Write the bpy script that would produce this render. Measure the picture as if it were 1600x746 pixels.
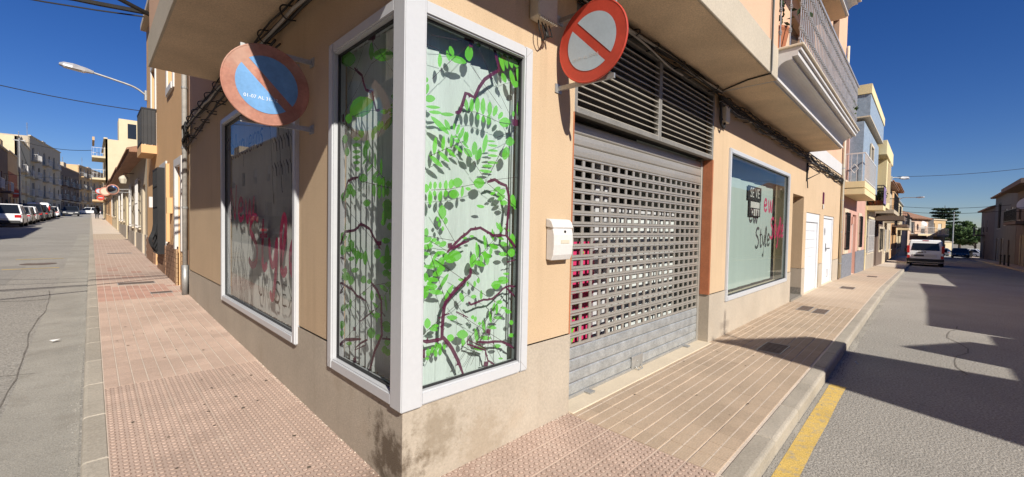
import bpy, bmesh, math, random
from mathutils import Vector, Matrix, Quaternion
random.seed(7)
scene = bpy.context.scene
for o in list(bpy.data.objects): bpy.data.objects.remove(o)

# ---------------------------------------------------------------- camera
cam_d = bpy.data.cameras.new('camera'); cam = bpy.data.objects.new('camera', cam_d)
scene.collection.objects.link(cam); scene.camera = cam
cam_d.sensor_width = 36.0; cam_d.lens = 651.8 / 1600 * 36.0
cam_d.clip_start = 0.05; cam_d.clip_end = 3000
_r = Vector((0.7039159, -0.71004512, 0.01839407)); _f = Vector((0.71024237, 0.70336114, -0.0289633)); _u = _r.cross(_f)
_m = Matrix((_r, _u, -_f)).transposed().to_4x4(); _m.translation = (-1.28213, -2.1463, 1.6)
cam.matrix_world = _m

# ---------------------------------------------------------------- world and sun
SUN_DIR = Vector((0.415, 1.35, -1.0)).normalized()
world = bpy.data.worlds.new('World'); scene.world = world; world.use_nodes = True
wn = world.node_tree.nodes; wl = world.node_tree.links
sky = wn.new('ShaderNodeTexSky'); sky.sky_type = 'NISHITA'; sky.sun_disc = False
sky.sun_elevation = math.asin(-SUN_DIR.z); sky.sun_rotation = math.atan2(-SUN_DIR.x, -SUN_DIR.y)
sky.altitude = 0; sky.air_density = 1.0; sky.dust_density = 0.0; sky.ozone_density = 6.0
hsv = wn.new('ShaderNodeHueSaturation'); hsv.inputs['Saturation'].default_value = 1.22; hsv.inputs['Hue'].default_value = 0.512
wl.new(sky.outputs[0], hsv.inputs['Color']); tint = wn.new('ShaderNodeVectorMath'); tint.operation = 'MULTIPLY'; tint.inputs[1].default_value = (.97, .98, 1.12); wl.new(hsv.outputs[0], tint.inputs[0]); wl.new(tint.outputs[0], wn['Background'].inputs[0]); wn['Background'].inputs[1].default_value = 0.060
sun_d = bpy.data.lights.new('sun', 'SUN'); sun_d.energy = 5.0; sun_d.angle = math.radians(0.53); sun_d.color = (1.0, 0.945, 0.85)
sun = bpy.data.objects.new('sun', sun_d); scene.collection.objects.link(sun)
sun.rotation_euler = SUN_DIR.to_track_quat('-Z', 'Y').to_euler(); sun.location = (0, 0, 30)
vs = scene.view_settings; vs.view_transform = 'Standard'; vs.look = 'None'; vs.gamma = 1; vs.exposure = 0.32; vs.use_curve_mapping = False
scene.cycles.use_denoising = True
scene.cycles.max_bounces = 8; scene.cycles.transparent_max_bounces = 12
scene.cycles.caustics_reflective = False; scene.cycles.caustics_refractive = False

# ---------------------------------------------------------------- materials
M = {}
def mat(name, col, rough=.8, var=.10, vs_=2.5, fine=.10, fs=70., bump=0., bs=150., metal=0., spec=.4, rnd=0., specks=None, stain=None, stretch=None, streak=None, spot=None, stain2=None):
    m = bpy.data.materials.new(name); m.use_nodes = True; nt = m.node_tree; n = nt.nodes; L = nt.links
    b = n['Principled BSDF']; b.inputs['Roughness'].default_value = rough; b.inputs['Metallic'].default_value = metal
    b.inputs['Specular IOR Level'].default_value = spec
    geo = n.new('ShaderNodeNewGeometry'); pos = geo.outputs['Position']
    if stretch:
        mp = n.new('ShaderNodeVectorMath'); mp.operation = 'MULTIPLY'; mp.inputs[1].default_value = stretch
        L.new(pos, mp.inputs[0]); pos = mp.outputs[0]
    def noise(scale, det=4., rough_=.55):
        t = n.new('ShaderNodeTexNoise'); t.inputs['Scale'].default_value = scale; t.inputs['Detail'].default_value = det
        t.inputs['Roughness'].default_value = rough_; L.new(pos, t.inputs['Vector']); return t.outputs[0]
    def ramp(src, a, b_, c0, c1):
        r = n.new('ShaderNodeMapRange'); r.inputs[1].default_value = a; r.inputs[2].default_value = b_
        r.inputs[3].default_value = c0; r.inputs[4].default_value = c1; L.new(src, r.inputs[0]); return r.outputs[0]
    def math_(op, a, b_):
        r = n.new('ShaderNodeMath'); r.operation = op
        for i, v in enumerate((a, b_)):
            if isinstance(v, (int, float)): r.inputs[i].default_value = v
            else: L.new(v, r.inputs[i])
        return r.outputs[0]
    v = ramp(noise(vs_), .3, .7, 1 - var, 1 + var)
    if fine: v = math_('MULTIPLY', v, ramp(noise(fs, 2.), .3, .7, 1 - fine, 1 + fine))
    if rnd:
        oi = n.new('ShaderNodeObjectInfo'); v = math_('MULTIPLY', v, ramp(oi.outputs['Random'], 0, 1, 1 - rnd, 1 + rnd))
    mul = n.new('ShaderNodeVectorMath'); mul.operation = 'SCALE'; mul.inputs[0].default_value = col[:3]; L.new(v, mul.inputs[3])
    out = mul.outputs[0]
    def mix(fac, a, c):
        x = n.new('ShaderNodeMix'); x.data_type = 'RGBA'; L.new(fac, x.inputs[0])
        L.new(a, x.inputs[6]); x.inputs[7].default_value = (*c, 1); return x.outputs[2]
    if specks:      # (scale, threshold, colour)
        out = mix(ramp(noise(specks[0], 1.), specks[1], specks[1] + .04, 0, .8), out, specks[2])
    if stain:       # (scale, threshold, strength, colour)
        out = mix(ramp(noise(stain[0], 6., .65), stain[1], stain[1] + .2, 0, stain[2]), out, stain[3])
    if stain2: out = mix(ramp(noise(stain2[0], 5., .6), stain2[1], stain2[1] + .15, 0, stain2[2]), out, stain2[3])
    if streak:      # (strength, colour): rain marks drawn out downwards
        sp = n.new('ShaderNodeVectorMath'); sp.operation = 'MULTIPLY'; sp.inputs[1].default_value = (7, 7, .35); L.new(pos, sp.inputs[0])
        t = n.new('ShaderNodeTexNoise'); t.inputs['Scale'].default_value = 1.; t.inputs['Detail'].default_value = 5.; L.new(sp.outputs[0], t.inputs['Vector'])
        out = mix(math_('MULTIPLY', ramp(t.outputs[0], .52, .75, 0, streak[0]), ramp(noise(.9), .4, .65, 0, 1)), out, streak[1])
    if spot:        # (centre, radius, strength, colour): one blotch of splashed dirt
        for c_, r_, s_, k_ in spot:
            d = n.new('ShaderNodeVectorMath'); d.operation = 'DISTANCE'; d.inputs[1].default_value = c_; L.new(geo.outputs['Position'], d.inputs[0])
            dd = math_('ADD', d.outputs['Value'], ramp(noise(9., 6., .7), .25, .75, -r_ * .75, r_ * .75))
            out = mix(ramp(dd, r_ * .35, r_, s_, 0), out, k_)
    L.new(out, b.inputs['Base Color'])
    if bump:
        bp = n.new('ShaderNodeBump'); bp.inputs['Strength'].default_value = 1.0; bp.inputs['Distance'].default_value = bump
        L.new(noise(bs, 3., .6), bp.inputs['Height']); L.new(bp.outputs[0], b.inputs['Normal'])
    M[name] = m; return m

def glass(name, tint=(.92, .97, .95), refl=1.0, ior=1.5):
    m = bpy.data.materials.new(name); m.use_nodes = True; nt = m.node_tree; n = nt.nodes; L = nt.links
    for x in list(n):
        if x.type != 'OUTPUT_MATERIAL': n.remove(x)
    fr = n.new('ShaderNodeFresnel'); fr.inputs[0].default_value = ior
    k = n.new('ShaderNodeMath'); k.operation = 'MULTIPLY'; k.inputs[1].default_value = refl; k.use_clamp = True; L.new(fr.outputs[0], k.inputs[0])
    t = n.new('ShaderNodeBsdfTransparent'); t.inputs[0].default_value = (*tint, 1)
    g = n.new('ShaderNodeBsdfGlossy'); g.inputs['Roughness'].default_value = 0.0; g.inputs[0].default_value = (1, 1, 1, 1)
    mx = n.new('ShaderNodeMixShader'); L.new(k.outputs[0], mx.inputs[0]); L.new(t.outputs[0], mx.inputs[1]); L.new(g.outputs[0], mx.inputs[2])
    L.new(mx.outputs[0], n['Material Output'].inputs[0]); M[name] = m; return m

mat('stucco_peach', (.585, .435, .285), .92, .05, 1.2, .06, 90, .004, 190, spec=.15, specks=(150, .66, (.35, .22, .12)), stain=(1.1, .60, .3, (.52, .37, .24)), streak=(.42, (.38, .27, .175)))
mat('plinth_render', (.485, .42, .34), .92, .08, 1.5, .08, 60, .006, 170, spec=.12, specks=(120, .70, (.30, .26, .21)), stain=(1.7, .60, .4, (.40, .29, .19)), streak=(.35, (.34, .27, .20)), spot=[((-.02, .16, .16), .26, .8, (.10, .07, .045)), ((.25, -.02, .30), .22, .5, (.22, .17, .11)), ((.62, -.02, .12), .25, .35, (.30, .22, .14))])
mat('stucco_plain', (.66, .46, .27), .92, .06, 1.0, .05, 60, .002, 150, spec=.15)
mat('slab_cream', (.52, .455, .36), .9, .06, 1.5, .08, 60, .003, 150, spec=.15, stain=(2.2, .64, .3, (.40, .34, .27)))
mat('soffit', (.66, .52, .37), .93, .10, 2.0, .16, 80, .004, 130, spec=.1)
mat('upper_pink', (.68, .44, .30), .9, .05, 1.0, .06, 60, .002, 150, spec=.15)
mat('white_pvc', (.54, .55, .57), .32, .02, 2.0, .02, 30, spec=.5, stain=(3.0, .66, .15, (.55, .52, .47)))
mat('white_paint', (.64, .62, .60), .6, .04, 2.0, .04, 40)
mat('grime', (.10, .08, .06), .95, .2, 5, .2, 60)
mat('tile_pink', (.46, .345, .28), .85, .10, 1.3, .12, 90, .0015, 220, spec=.2, rnd=.07, stain=(2.6, .56, .5, (.54, .45, .37)), stain2=(7., .60, .35, (.30, .20, .16)), spot=[((-.06, .10, 0), .30, .7, (.13, .09, .06))])
mat('tile_red', (.43, .27, .215), .85, .12, 1.3, .12, 90, .0015, 220, spec=.2, rnd=.10, stain=(2.2, .56, .6, (.50, .36, .28)))
mat('tile_tan', (.50, .395, .295), .85, .08, 1.3, .12, 90, .0015, 220, spec=.2, rnd=.06, stain=(2.1, .58, .5, (.38, .27, .20)), stain2=(8., .62, .4, (.27, .20, .15)))
mat('dome_ring', (.25, .165, .13), .9, .15, 3, .15, 80)
mat('mortar', (.60, .51, .42), .95, .10, 2, .15, 60, .002, 120, stain=(4, .6, .5, (.3, .24, .18)))
mat('kerb_stone', (.38, .34, .28), .9, .10, 2.2, .14, 60, .003, 130, rnd=.08, stain=(3, .58, .45, (.25, .22, .18)))
mat('asphalt', (.325, .305, .272), .9, .10, .5, .32, 48, .012, 70, spec=.25, stain=(.45, .56, .5, (.21, .20, .18)), stain2=(9., .60, .5, (.22, .21, .19)))
mat('yellow_paint', (.62, .43, .12), .85, .12, 3, .25, 90, .003, 160, stain=(16, .50, .85, (.34, .31, .26)), stain2=(3., .55, .4, (.44, .36, .2)))
mat('shutter_steel', (.47, .445, .40), .45, .06, 2.0, .10, 60, metal=.55, spec=.5, stretch=(.6, 1, 3))
mat('shutter_galv', (.44, .46, .47), .5, .18, 9.0, .16, 80, metal=.5, spec=.5, stain=(6, .60, .5, (.58, .60, .62)))
mat('grille_frame', (.25, .24, .22), .6, .2, 5, .1, 60, metal=.3)
mat('louver_alu', (.52, .48, .41), .5, .08, 2, .06, 40, metal=.3)
mat('dark_metal', (.03, .03, .032), .45, .1, 4, .1, 60, metal=.3)
mat('rail_steel', (.46, .46, .47), .45, .15, 8, .1, 60, metal=.45)
mat('galv', (.42, .42, .41), .5, .15, 6, .1, 60, metal=.6)
mat('cable', (.018, .017, .016), .6, .2, 8, .2, 80)
mat('cable_grey', (.35, .33, .30), .6, .2, 8, .1, 80)
mat('box_cream', (.58, .53, .42), .6, .06, 6, .05, 60)
mat('sign_red', (.52, .065, .04), .45, .12, 5, .05, 50, stain=(9, .62, .5, (.52, .16, .10)))
mat('sign_red_faded', (.46, .21, .15), .7, .2, 4, .1, 50, stain=(7, .52, .8, (.30, .10, .07)), stain2=(3., .5, .5, (.52, .36, .28)))
mat('sign_white', (.44, .51, .57), .5, .06, 5, .04, 50, stain=(14, .68, .8, (.16, .32, .60)))
mat('sign_blue', (.15, .33, .60), .5, .15, 6, .06, 50, stain=(12, .60, .5, (.30, .42, .60)))
mat('sign_text', (.75, .76, .78), .6, .1, 8, 0)
mat('leaf_green', (.14, .54, .035), .6, .06, 6, 0, rnd=.10)
mat('branch_maroon', (.105, .008, .048), .6, .1, 6, 0)
mat('thin_maroon', (.05, .025, .03), .6, .1, 6, 0)
mat('magenta', (.62, .035, .14), .6, .05, 4, 0)
mat('letter_dark', (.02, .02, .022), .6, .05, 4, 0)
mat('letter_blue', (.02, .035, .12), .6, .05, 4, 0)
mat('blind_white', (.80, .86, .85), .85, .05, 3, .10, 60, rnd=.05, stretch=(6, 6, .25))
mat('blind_cream', (.85, .84, .80), .85, .05, 3, .08, 60, rnd=.05, stretch=(6, 6, .25))
mat('blind_green', (.66, .76, .73), .85, .04, 2, .05, 60, rnd=.04, stretch=(4, 4, .25))
for k_ in ('leaf_green', 'branch_maroon', 'thin_maroon', 'magenta'):      # thin vinyl film is slightly see-through
    nt_ = M[k_].node_tree; b_ = nt_.nodes['Principled BSDF']; tr_ = nt_.nodes.new('ShaderNodeBsdfTransparent'); mx_ = nt_.nodes.new('ShaderNodeMixShader'); mx_.inputs[0].default_value = {'branch_maroon': .06, 'magenta': .12}.get(k_, .16)
    nt_.links.new(b_.outputs[0], mx_.inputs[1]); nt_.links.new(tr_.outputs[0], mx_.inputs[2]); nt_.links.new(mx_.outputs[0], nt_.nodes['Material Output'].inputs[0])
for k_ in ('blind_white', 'blind_cream', 'blind_green'):      # thin cloth lets light through
    nt_ = M[k_].node_tree; b_ = nt_.nodes['Principled BSDF']; tr_ = nt_.nodes.new('ShaderNodeBsdfTranslucent'); mx_ = nt_.nodes.new('ShaderNodeMixShader'); mx_.inputs[0].default_value = .30
    tr_.inputs[0].default_value = (.80, .86, .84, 1); nt_.links.new(b_.outputs[0], mx_.inputs[1]); nt_.links.new(tr_.outputs[0], mx_.inputs[2]); nt_.links.new(mx_.outputs[0], nt_.nodes['Material Output'].inputs[0])
mat('interior', (.62, .60, .57), .9, .1, 2, .1, 40)
mat('interior_dark', (.05, .045, .04), .9, .1, 2, .1, 40)
mat('door_white', (.72, .74, .77), .45, .03, 2, .02, 40)
mat('brick_tile', (.27, .155, .095), .75, .15, 6, .15, 60, .002, 120)
mat('brick_pale', (.46, .30, .17), .8, .15, 6, .15, 60, .002, 120)
mat('house_peach', (.68, .42, .21), .9, .05, 1, .05, 50)
mat('house_cream', (.66, .55, .36), .9, .06, 1, .05, 50)
mat('house_yellow', (.74, .62, .36), .9, .05, 1, .05, 50)
mat('house_pink', (.56, .33, .265), .9, .08, 1, .05, 50)
mat('house_beige', (.50, .42, .31), .9, .08, 1, .05, 50)
mat('house_grey', (.37, .325, .27), .9, .08, 1, .05, 50)
mat('house_dark', (.17, .145, .125), .9, .10, 1, .05, 50)
mat('house_rose', (.58, .42, .32), .9, .08, 1, .05, 50)
mat('house_brown', (.16, .115, .09), .9, .10, 1, .05, 50)
mat('house_orange', (.58, .40, .22), .9, .08, 1, .05, 50)
mat('blue_tile', (.29, .36, .44), .55, .18, 9, .15, 40)
mat('slate_plinth', (.20, .21, .24), .7, .25, 14, .2, 60)
mat('granite', (.24, .22, .19), .7, .25, 30, .25, 90)
mat('stone_cream', (.62, .53, .40), .85, .06, 3, .06, 60)
mat('roof_tile', (.30, .16, .10), .85, .25, 5, .2, 40, rnd=.15)
mat('window_dark', (.02, .022, .025), .08, .1, 1, 0, spec=.6)
mat('roller_blind', (.55, .53, .48), .7, .05, 3, .05, 40)
mat('car_white', (.82, .82, .82), .25, .03, 2, 0, spec=.6)
mat('car_silver', (.40, .41, .42), .3, .04, 2, 0, metal=.5, spec=.6)
mat('car_dark', (.035, .038, .045), .25, .05, 2, 0, spec=.6)
mat('car_glass', (.012, .014, .016), .06, .05, 2, 0, spec=.6)
mat('car_plastic', (.035, .035, .037), .6, .1, 4, 0)
mat('tyre', (.018, .018, .018), .85, .1, 6, .1, 60)
mat('rim', (.40, .40, .41), .35, .1, 6, 0, metal=.7)
mat('lamp_red', (.45, .015, .015), .2, .1, 6, 0, spec=.6)
mat('lamp_clear', (.62, .62, .60), .2, .05, 6, 0, spec=.6)
mat('plate', (.62, .62, .60), .5, .05, 6, 0)
mat('terracotta', (.42, .15, .07), .8, .1, 6, .1, 60)
mat('foliage', (.060, .105, .028), .8, .25, 3, .2, 9, rnd=.1)
mat('foliage_dark', (.032, .058, .022), .8, .25, 3, .2, 9)
mat('bark', (.10, .075, .055), .9, .2, 6, .2, 40)
mat('cloth_dark', (.022, .024, .032), .85, .15, 6, 0)
mat('cloth_purple', (.24, .17, .32), .85, .1, 6, 0)
mat('cloth_pale', (.62, .62, .60), .85, .1, 6, 0)
mat('skin', (.50, .30, .22), .6, .05, 6, 0)
mat('hair', (.03, .022, .018), .7, .1, 6, 0)
mat('hill', (.28, .25, .19), .95, .2, .02, .2, .5)
mat('cover_iron', (.14, .105, .085), .8, .2, 6, .2, 60)
mat('mirror_glass', (.55, .58, .62), .05, .05, 4, 0, metal=1.)
mat('litter', (.6, .6, .6), .8, .1, 6, 0)
glass('pane_glass'); glass('pane_glass_side', (.98, .99, .985), .6, 1.45); glass('pane_glass_dark', (.96, .975, .97), .68, 1.5)

# ---------------------------------------------------------------- geometry helpers
COL = scene.collection
class MB:
    def __init__(s): s.v = []; s.f = []; s.mi = []; s.cur = 0
    def add(s, vs_, fs_):
        o = len(s.v); s.v += [tuple(p) for p in vs_]; s.f += [tuple(i + o for i in f) for f in fs_]; s.mi += [s.cur] * len(fs_); return s
    def box(s, x0, x1, y0, y1, z0, z1):
        return s.add([(x0, y0, z0), (x1, y0, z0), (x1, y1, z0), (x0, y1, z0), (x0, y0, z1), (x1, y0, z1), (x1, y1, z1), (x0, y1, z1)],
                     [(0, 3, 2, 1), (4, 5, 6, 7), (0, 1, 5, 4), (1, 2, 6, 5), (2, 3, 7, 6), (3, 0, 4, 7)])
    def quad(s, *p): return s.add(p, [tuple(range(len(p)))])
    def prism(s, pts, fn, a, b):
        """pts 2-D outline; fn(p, t) -> 3-D; extruded from t=a to t=b"""
        n = len(pts); vs_ = [fn(p, a) for p in pts] + [fn(p, b) for p in pts]
        return s.add(vs_, [tuple(range(n))[::-1], tuple(range(n, 2 * n))] + [(i, (i + 1) % n, n + (i + 1) % n, n + i) for i in range(n)])
    def tube(s, pts, r, n=6, caps=True):
        pts = [Vector(p) for p in pts]; k = len(pts); rs = r if isinstance(r, (list, tuple)) else [r] * k
        vs_ = []; prev = None
        for i, p in enumerate(pts):
            d = (pts[min(i + 1, k - 1)] - pts[max(i - 1, 0)]).normalized()
            if prev is None: a = d.orthogonal().normalized()
            else: a = (prev - d * prev.dot(d)); a = a.normalized() if a.length > 1e-6 else d.orthogonal().normalized()
            prev = a; b = d.cross(a)
            vs_ += [p + (a * math.cos(2 * math.pi * j / n) + b * math.sin(2 * math.pi * j / n)) * rs[i] for j in range(n)]
        fs_ = [(i * n + j, i * n + (j + 1) % n, (i + 1) * n + (j + 1) % n, (i + 1) * n + j) for i in range(k - 1) for j in range(n)]
        if caps: fs_ += [tuple(range(n))[::-1], tuple((k - 1) * n + j for j in range(n))]
        return s.add(vs_, fs_)
    def lathe(s, c, axis, prof, n=16):
        """prof: list of (distance along axis, radius)"""
        c = Vector(c); ax = Vector(axis).normalized(); a = ax.orthogonal().normalized(); b = ax.cross(a); vs_ = []
        for t, r in prof: vs_ += [c + ax * t + (a * math.cos(2 * math.pi * j / n) + b * math.sin(2 * math.pi * j / n)) * r for j in range(n)]
        k = len(prof)
        fs_ = [(i * n + j, i * n + (j + 1) % n, (i + 1) * n + (j + 1) % n, (i + 1) * n + j) for i in range(k - 1) for j in range(n)]
        fs_ += [tuple(range(n))[::-1], tuple((k - 1) * n + j for j in range(n))]
        return s.add(vs_, fs_)
    def panel(s, P, u0, u1, z0, z1, holes, th, rim=True):
        """wall sheet with rectangular openings and reveals; P(u, w, z) -> 3-D, w = depth inward"""
        us = sorted(set([u0, u1] + [min(max(x, u0), u1) for h in holes for x in h[:2]])); zs = sorted(set([z0, z1] + [min(max(x, z0), z1) for h in holes for x in h[2:4]]))
        def solid(i, j):
            if i < 0 or j < 0 or i >= len(us) - 1 or j >= len(zs) - 1: return None
            cu = (us[i] + us[i + 1]) / 2; cz = (zs[j] + zs[j + 1]) / 2
            return not any(h[0] < cu < h[1] and h[2] < cz < h[3] for h in holes)
        for i in range(len(us) - 1):
            for j in range(len(zs) - 1):
                if not solid(i, j): continue
                a, b, c, d = us[i], us[i + 1], zs[j], zs[j + 1]
                s.quad(P(a, 0, c), P(b, 0, c), P(b, 0, d), P(a, 0, d)); s.quad(P(a, th, c), P(a, th, d), P(b, th, d), P(b, th, c))
                for (q, e1, e2) in (((i - 1, j), (a, c), (a, d)), ((i + 1, j), (b, c), (b, d)), ((i, j - 1), (a, c), (b, c)), ((i, j + 1), (a, d), (b, d))):
                    if solid(*q) is False or (rim and solid(*q) is None): s.quad(P(e1[0], 0, e1[1]), P(e2[0], 0, e2[1]), P(e2[0], th, e2[1]), P(e1[0], th, e1[1]))
        return s
    def flip(s): s.f = [f[::-1] for f in s.f]; return s
    def mesh(s, name, mats, smooth=False, bevel=0, weld=False, bseg=1):
        me = bpy.data.meshes.new(name); me.from_pydata(s.v, [], s.f)
        for m in (mats if isinstance(mats, (list, tuple)) else [mats]): me.materials.append(M[m])
        if any(s.mi): me.polygons.foreach_set('material_index', s.mi)
        if bevel or weld or smooth:
            bm = bmesh.new(); bm.from_mesh(me)
            if weld: bmesh.ops.remove_doubles(bm, verts=bm.verts, dist=1e-5)
            bmesh.ops.recalc_face_normals(bm, faces=bm.faces)
            if bevel:
                ed = [e for e in bm.edges if len(e.link_faces) == 2 and e.calc_face_angle(0) > .5]
                bmesh.ops.bevel(bm, geom=ed, offset=bevel, segments=bseg, affect='EDGES', clamp_overlap=True)
            bm.to_mesh(me); bm.free()
        if smooth: me.polygons.foreach_set('use_smooth', [True] * len(me.polygons))
        me.update(); return me
    def build(s, name, mats, parent=None, smooth=False, bevel=0, weld=False, bseg=1, local=False):
        return link(name, s.mesh(name, mats, smooth, bevel, weld, bseg), parent, local)
def link(name, me, parent=None, local=False):
    o = bpy.data.objects.new(name, me); COL.objects.link(o)
    if parent is not None:
        o.parent = parent
        if not local: o.matrix_parent_inverse = world_of(parent).inverted()
    return o
WORLD = {}
def world_of(o):
    m = Matrix.LocRotScale(o.location, o.rotation_euler, o.scale)
    return m if o.parent is None else world_of(o.parent) @ o.matrix_parent_inverse @ m
def thing(name, label, cat, loc=(0, 0, 0), rz=0, group=None):
    o = bpy.data.objects.new(name, None); COL.objects.link(o); o.location = loc; o.rotation_euler = (0, 0, rz); o.empty_display_size = .2
    return tag(o, label, cat, group)
def tag(o, label, cat, group=None):
    o['label'] = label; o['category'] = cat
    if group: o['group'] = group
    return o
def kind(o, k): o['kind'] = k; return o
def copy_tree(o, parent=None):
    c = o.copy(); COL.objects.link(c); c.parent = parent
    for ch in list(o.children): copy_tree(ch, c)
    return c
# ground height: level at the corner, rising up the left street, falling away down the right one
def GL(y): return 0. if y < 0 else (.028 * y if y < 10 else .28 + .0203 * (y - 10))
def GR(x): return 0. if x < 15 else -.024 * (x - 15)
def G(x, y): return GL(y) + GR(x)
PR = lambda u, w, z: (u, w, z)       # right facade: u = x, inward = +y
PL = lambda u, w, z: (w, u, z)       # left facade: u = y, inward = +x
# brush letters as strokes in a unit box
GLYPH = {
 'P': [[(.1, 0), (.15, 1)], [(.0, .85), (.35, 1.0), (.6, .85), (.5, .6), (.15, .5)]], 'N': [[(.0, 0), (.1, 1)], [(.1, 1), (.5, .0)], [(.5, 0), (.62, 1.05)]],
 'S': [[(.62, .92), (.40, 1.0), (.16, .88), (.14, .68), (.42, .5), (.56, .3), (.46, .06), (.2, 0), (.0, .12)]],
 'U': [[(.05, 1), (.02, .25), (.2, 0), (.42, .12), (.5, 1)]], 'I': [[(.15, 0), (.2, 1)]],
 'E': [[(.1, 0), (.1, 1)], [(.1, 1), (.5, .98)], [(.1, .52), (.42, .54)], [(.1, 0), (.5, .04)]], 'X': [[(.0, 1), (.5, -.1)], [(.5, 1), (.0, 0)]],
 'e': [[(.05, .28), (.42, .34), (.38, .55), (.2, .6), (.05, .35), (.1, .08), (.28, 0), (.5, .12)]],
 'w': [[(.0, .6), (.1, .05), (.22, .0), (.35, .55), (.42, .05), (.55, 0), (.68, .65)]],
 't': [[(.2, .95), (.15, .2), (.25, 0), (.42, .1)], [(.0, .62), (.42, .64)]],
 'y': [[(.0, .6), (.08, .2), (.25, .12), (.4, .6)], [(.42, .62), (.35, 0), (.2, -.5), (.05, -.4)]],
 'l': [[(.05, .1), (.3, .75), (.22, 1.0), (.08, .7), (.08, .15), (.2, 0), (.35, .12)]],
 'u': [[(.0, .6), (.03, .12), (.18, 0), (.36, .2)], [(.4, .62), (.38, .1), (.5, .03)]],
 'q': [[(.4, .55), (.2, .62), (.03, .35), (.12, .06), (.32, .12), (.4, .5)], [(.42, .62), (.36, -.5)]],
 'r': [[(.03, .6), (.08, 0)], [(.07, .4), (.22, .6), (.36, .55)]], 'o': [[(.22, .6), (.03, .35), (.12, .03), (.32, .06), (.4, .35), (.24, .6)]],
 's': [[(.36, .55), (.18, .62), (.08, .46), (.28, .3), (.3, .08), (.12, 0), (.0, .1)]],
}
def ribbon(mb, pts, w, P, d, taper=True):
    """flat brush stroke in a pane: 2-D points, width, P(u, w, z), depth"""
    n = len(pts); L_ = []; R_ = []
    for i, p in enumerate(pts):
        a = pts[max(i - 1, 0)]; b = pts[min(i + 1, n - 1)]; dx, dz = b[0] - a[0], b[1] - a[1]; l = math.hypot(dx, dz) or 1
        k = w / 2 * ((.55 if i in (0, n - 1) else 1.) if taper else 1.)
        L_.append(P(p[0] - dz / l * k, d, p[1] + dx / l * k)); R_.append(P(p[0] + dz / l * k, d, p[1] - dx / l * k))
    for i in range(n - 1): mb.quad(L_[i], R_[i], R_[i + 1], L_[i + 1])
def smooth_poly(pts, sub=4):
    if len(pts) < 3: return pts
    out = []
    for i in range(len(pts) - 1):
        p0, p1, p2, p3 = pts[max(i - 1, 0)], pts[i], pts[i + 1], pts[min(i + 2, len(pts) - 1)]
        for k in range(sub):
            t = k / sub; out.append(tuple(.5 * (2 * b + (c - a) * t + (2 * a - 5 * b + 4 * c - d) * t * t + (3 * b - a - 3 * c + d) * t ** 3) for a, b, c, d in zip(p0, p1, p2, p3)))
    return out + [pts[-1]]
def brush(mb, text, u, z, h, w, P, d, sgn=1, gap=.18, slope=0., kx=1.):
    """write text; u grows by sgn"""
    x = 0.
    for ch in text:
        if ch == ' ': x += .4; continue
        wd = max(p[0] for st in GLYPH[ch] for p in st)
        for st in GLYPH[ch]:
            ribbon(mb, [(u + sgn * (x + p[0]) * h * kx, z + p[1] * h + slope * (x + p[0]) * h) for p in smooth_poly(st)], w, P, d)
            d += .0003
        x += wd + gap
def text_mesh(body, size, name):
    c = bpy.data.curves.new(name, 'FONT'); c.body = body; c.size = size; c.align_x = 'CENTER'; c.align_y = 'CENTER'; c.resolution_u = 3
    o = bpy.data.objects.new(name, c); COL.objects.link(o); bpy.context.view_layer.update()
    me = bpy.data.meshes.new_from_object(o.evaluated_get(bpy.context.evaluated_depsgraph_get())); bpy.data.objects.remove(o); bpy.data.curves.remove(c)
    return me
# ================================================================ setting: ground, roads, pavements
def grid_sheet(xs, ys, zf, skip=None):
    mb = MB(); n = len(ys)
    mb.v = [(x, y, zf(x, y)) for x in xs for y in ys]
    for i in range(len(xs) - 1):
        for j in range(n - 1):
            if skip and skip((xs[i] + xs[i + 1]) / 2, (ys[j] + ys[j + 1]) / 2): continue
            mb.f.append((i * n + j, (i + 1) * n + j, (i + 1) * n + j + 1, i * n + j + 1)); mb.mi.append(0)
    return mb
far = [-1500, -800, -300, -150, -80, -40, -20, -12, -8, -4, 0, 5, 10, 15, 20, 30, 45, 60, 80, 100, 130, 170, 220, 300, 500, 1000, 2000]
def clampG(x, y): return GL(min(y, 260)) + GR(min(x, 260))
kind(grid_sheet(far, far, lambda x, y: clampG(x, y) - .30).build('ground', 'hill'), 'structure')
KX, KY = -1.34, -1.385        # outer kerb lines
rx = [-60, -30, -15, -6.9, -6, -5, -4, -3, -2, KX + .0, -.8, 0, 2, 5, 10, 15, 20, 30, 45, 60, 80, 100, 140, 200]
ry = [-60, -30, -15, -6.75, -6, -5, -4, -3, -2, KY, -.8, 0, 2, 5, 7.5, 10, 15, 20, 30, 45, 60, 80, 100, 140, 200]
road = grid_sheet(rx, ry, lambda x, y: G(x, y) - .125, lambda x, y: not ((-6.9 < x < KX + .6 and y > -6.75) or (-6.75 < y < KY + .6 and x > -6.9) or (x < 0 and y < 0)) or (x > KX + .01 and y > KY + .01 and (x > 0 or y > 0)))
kind(road.build('road', 'asphalt'), 'structure')
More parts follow.
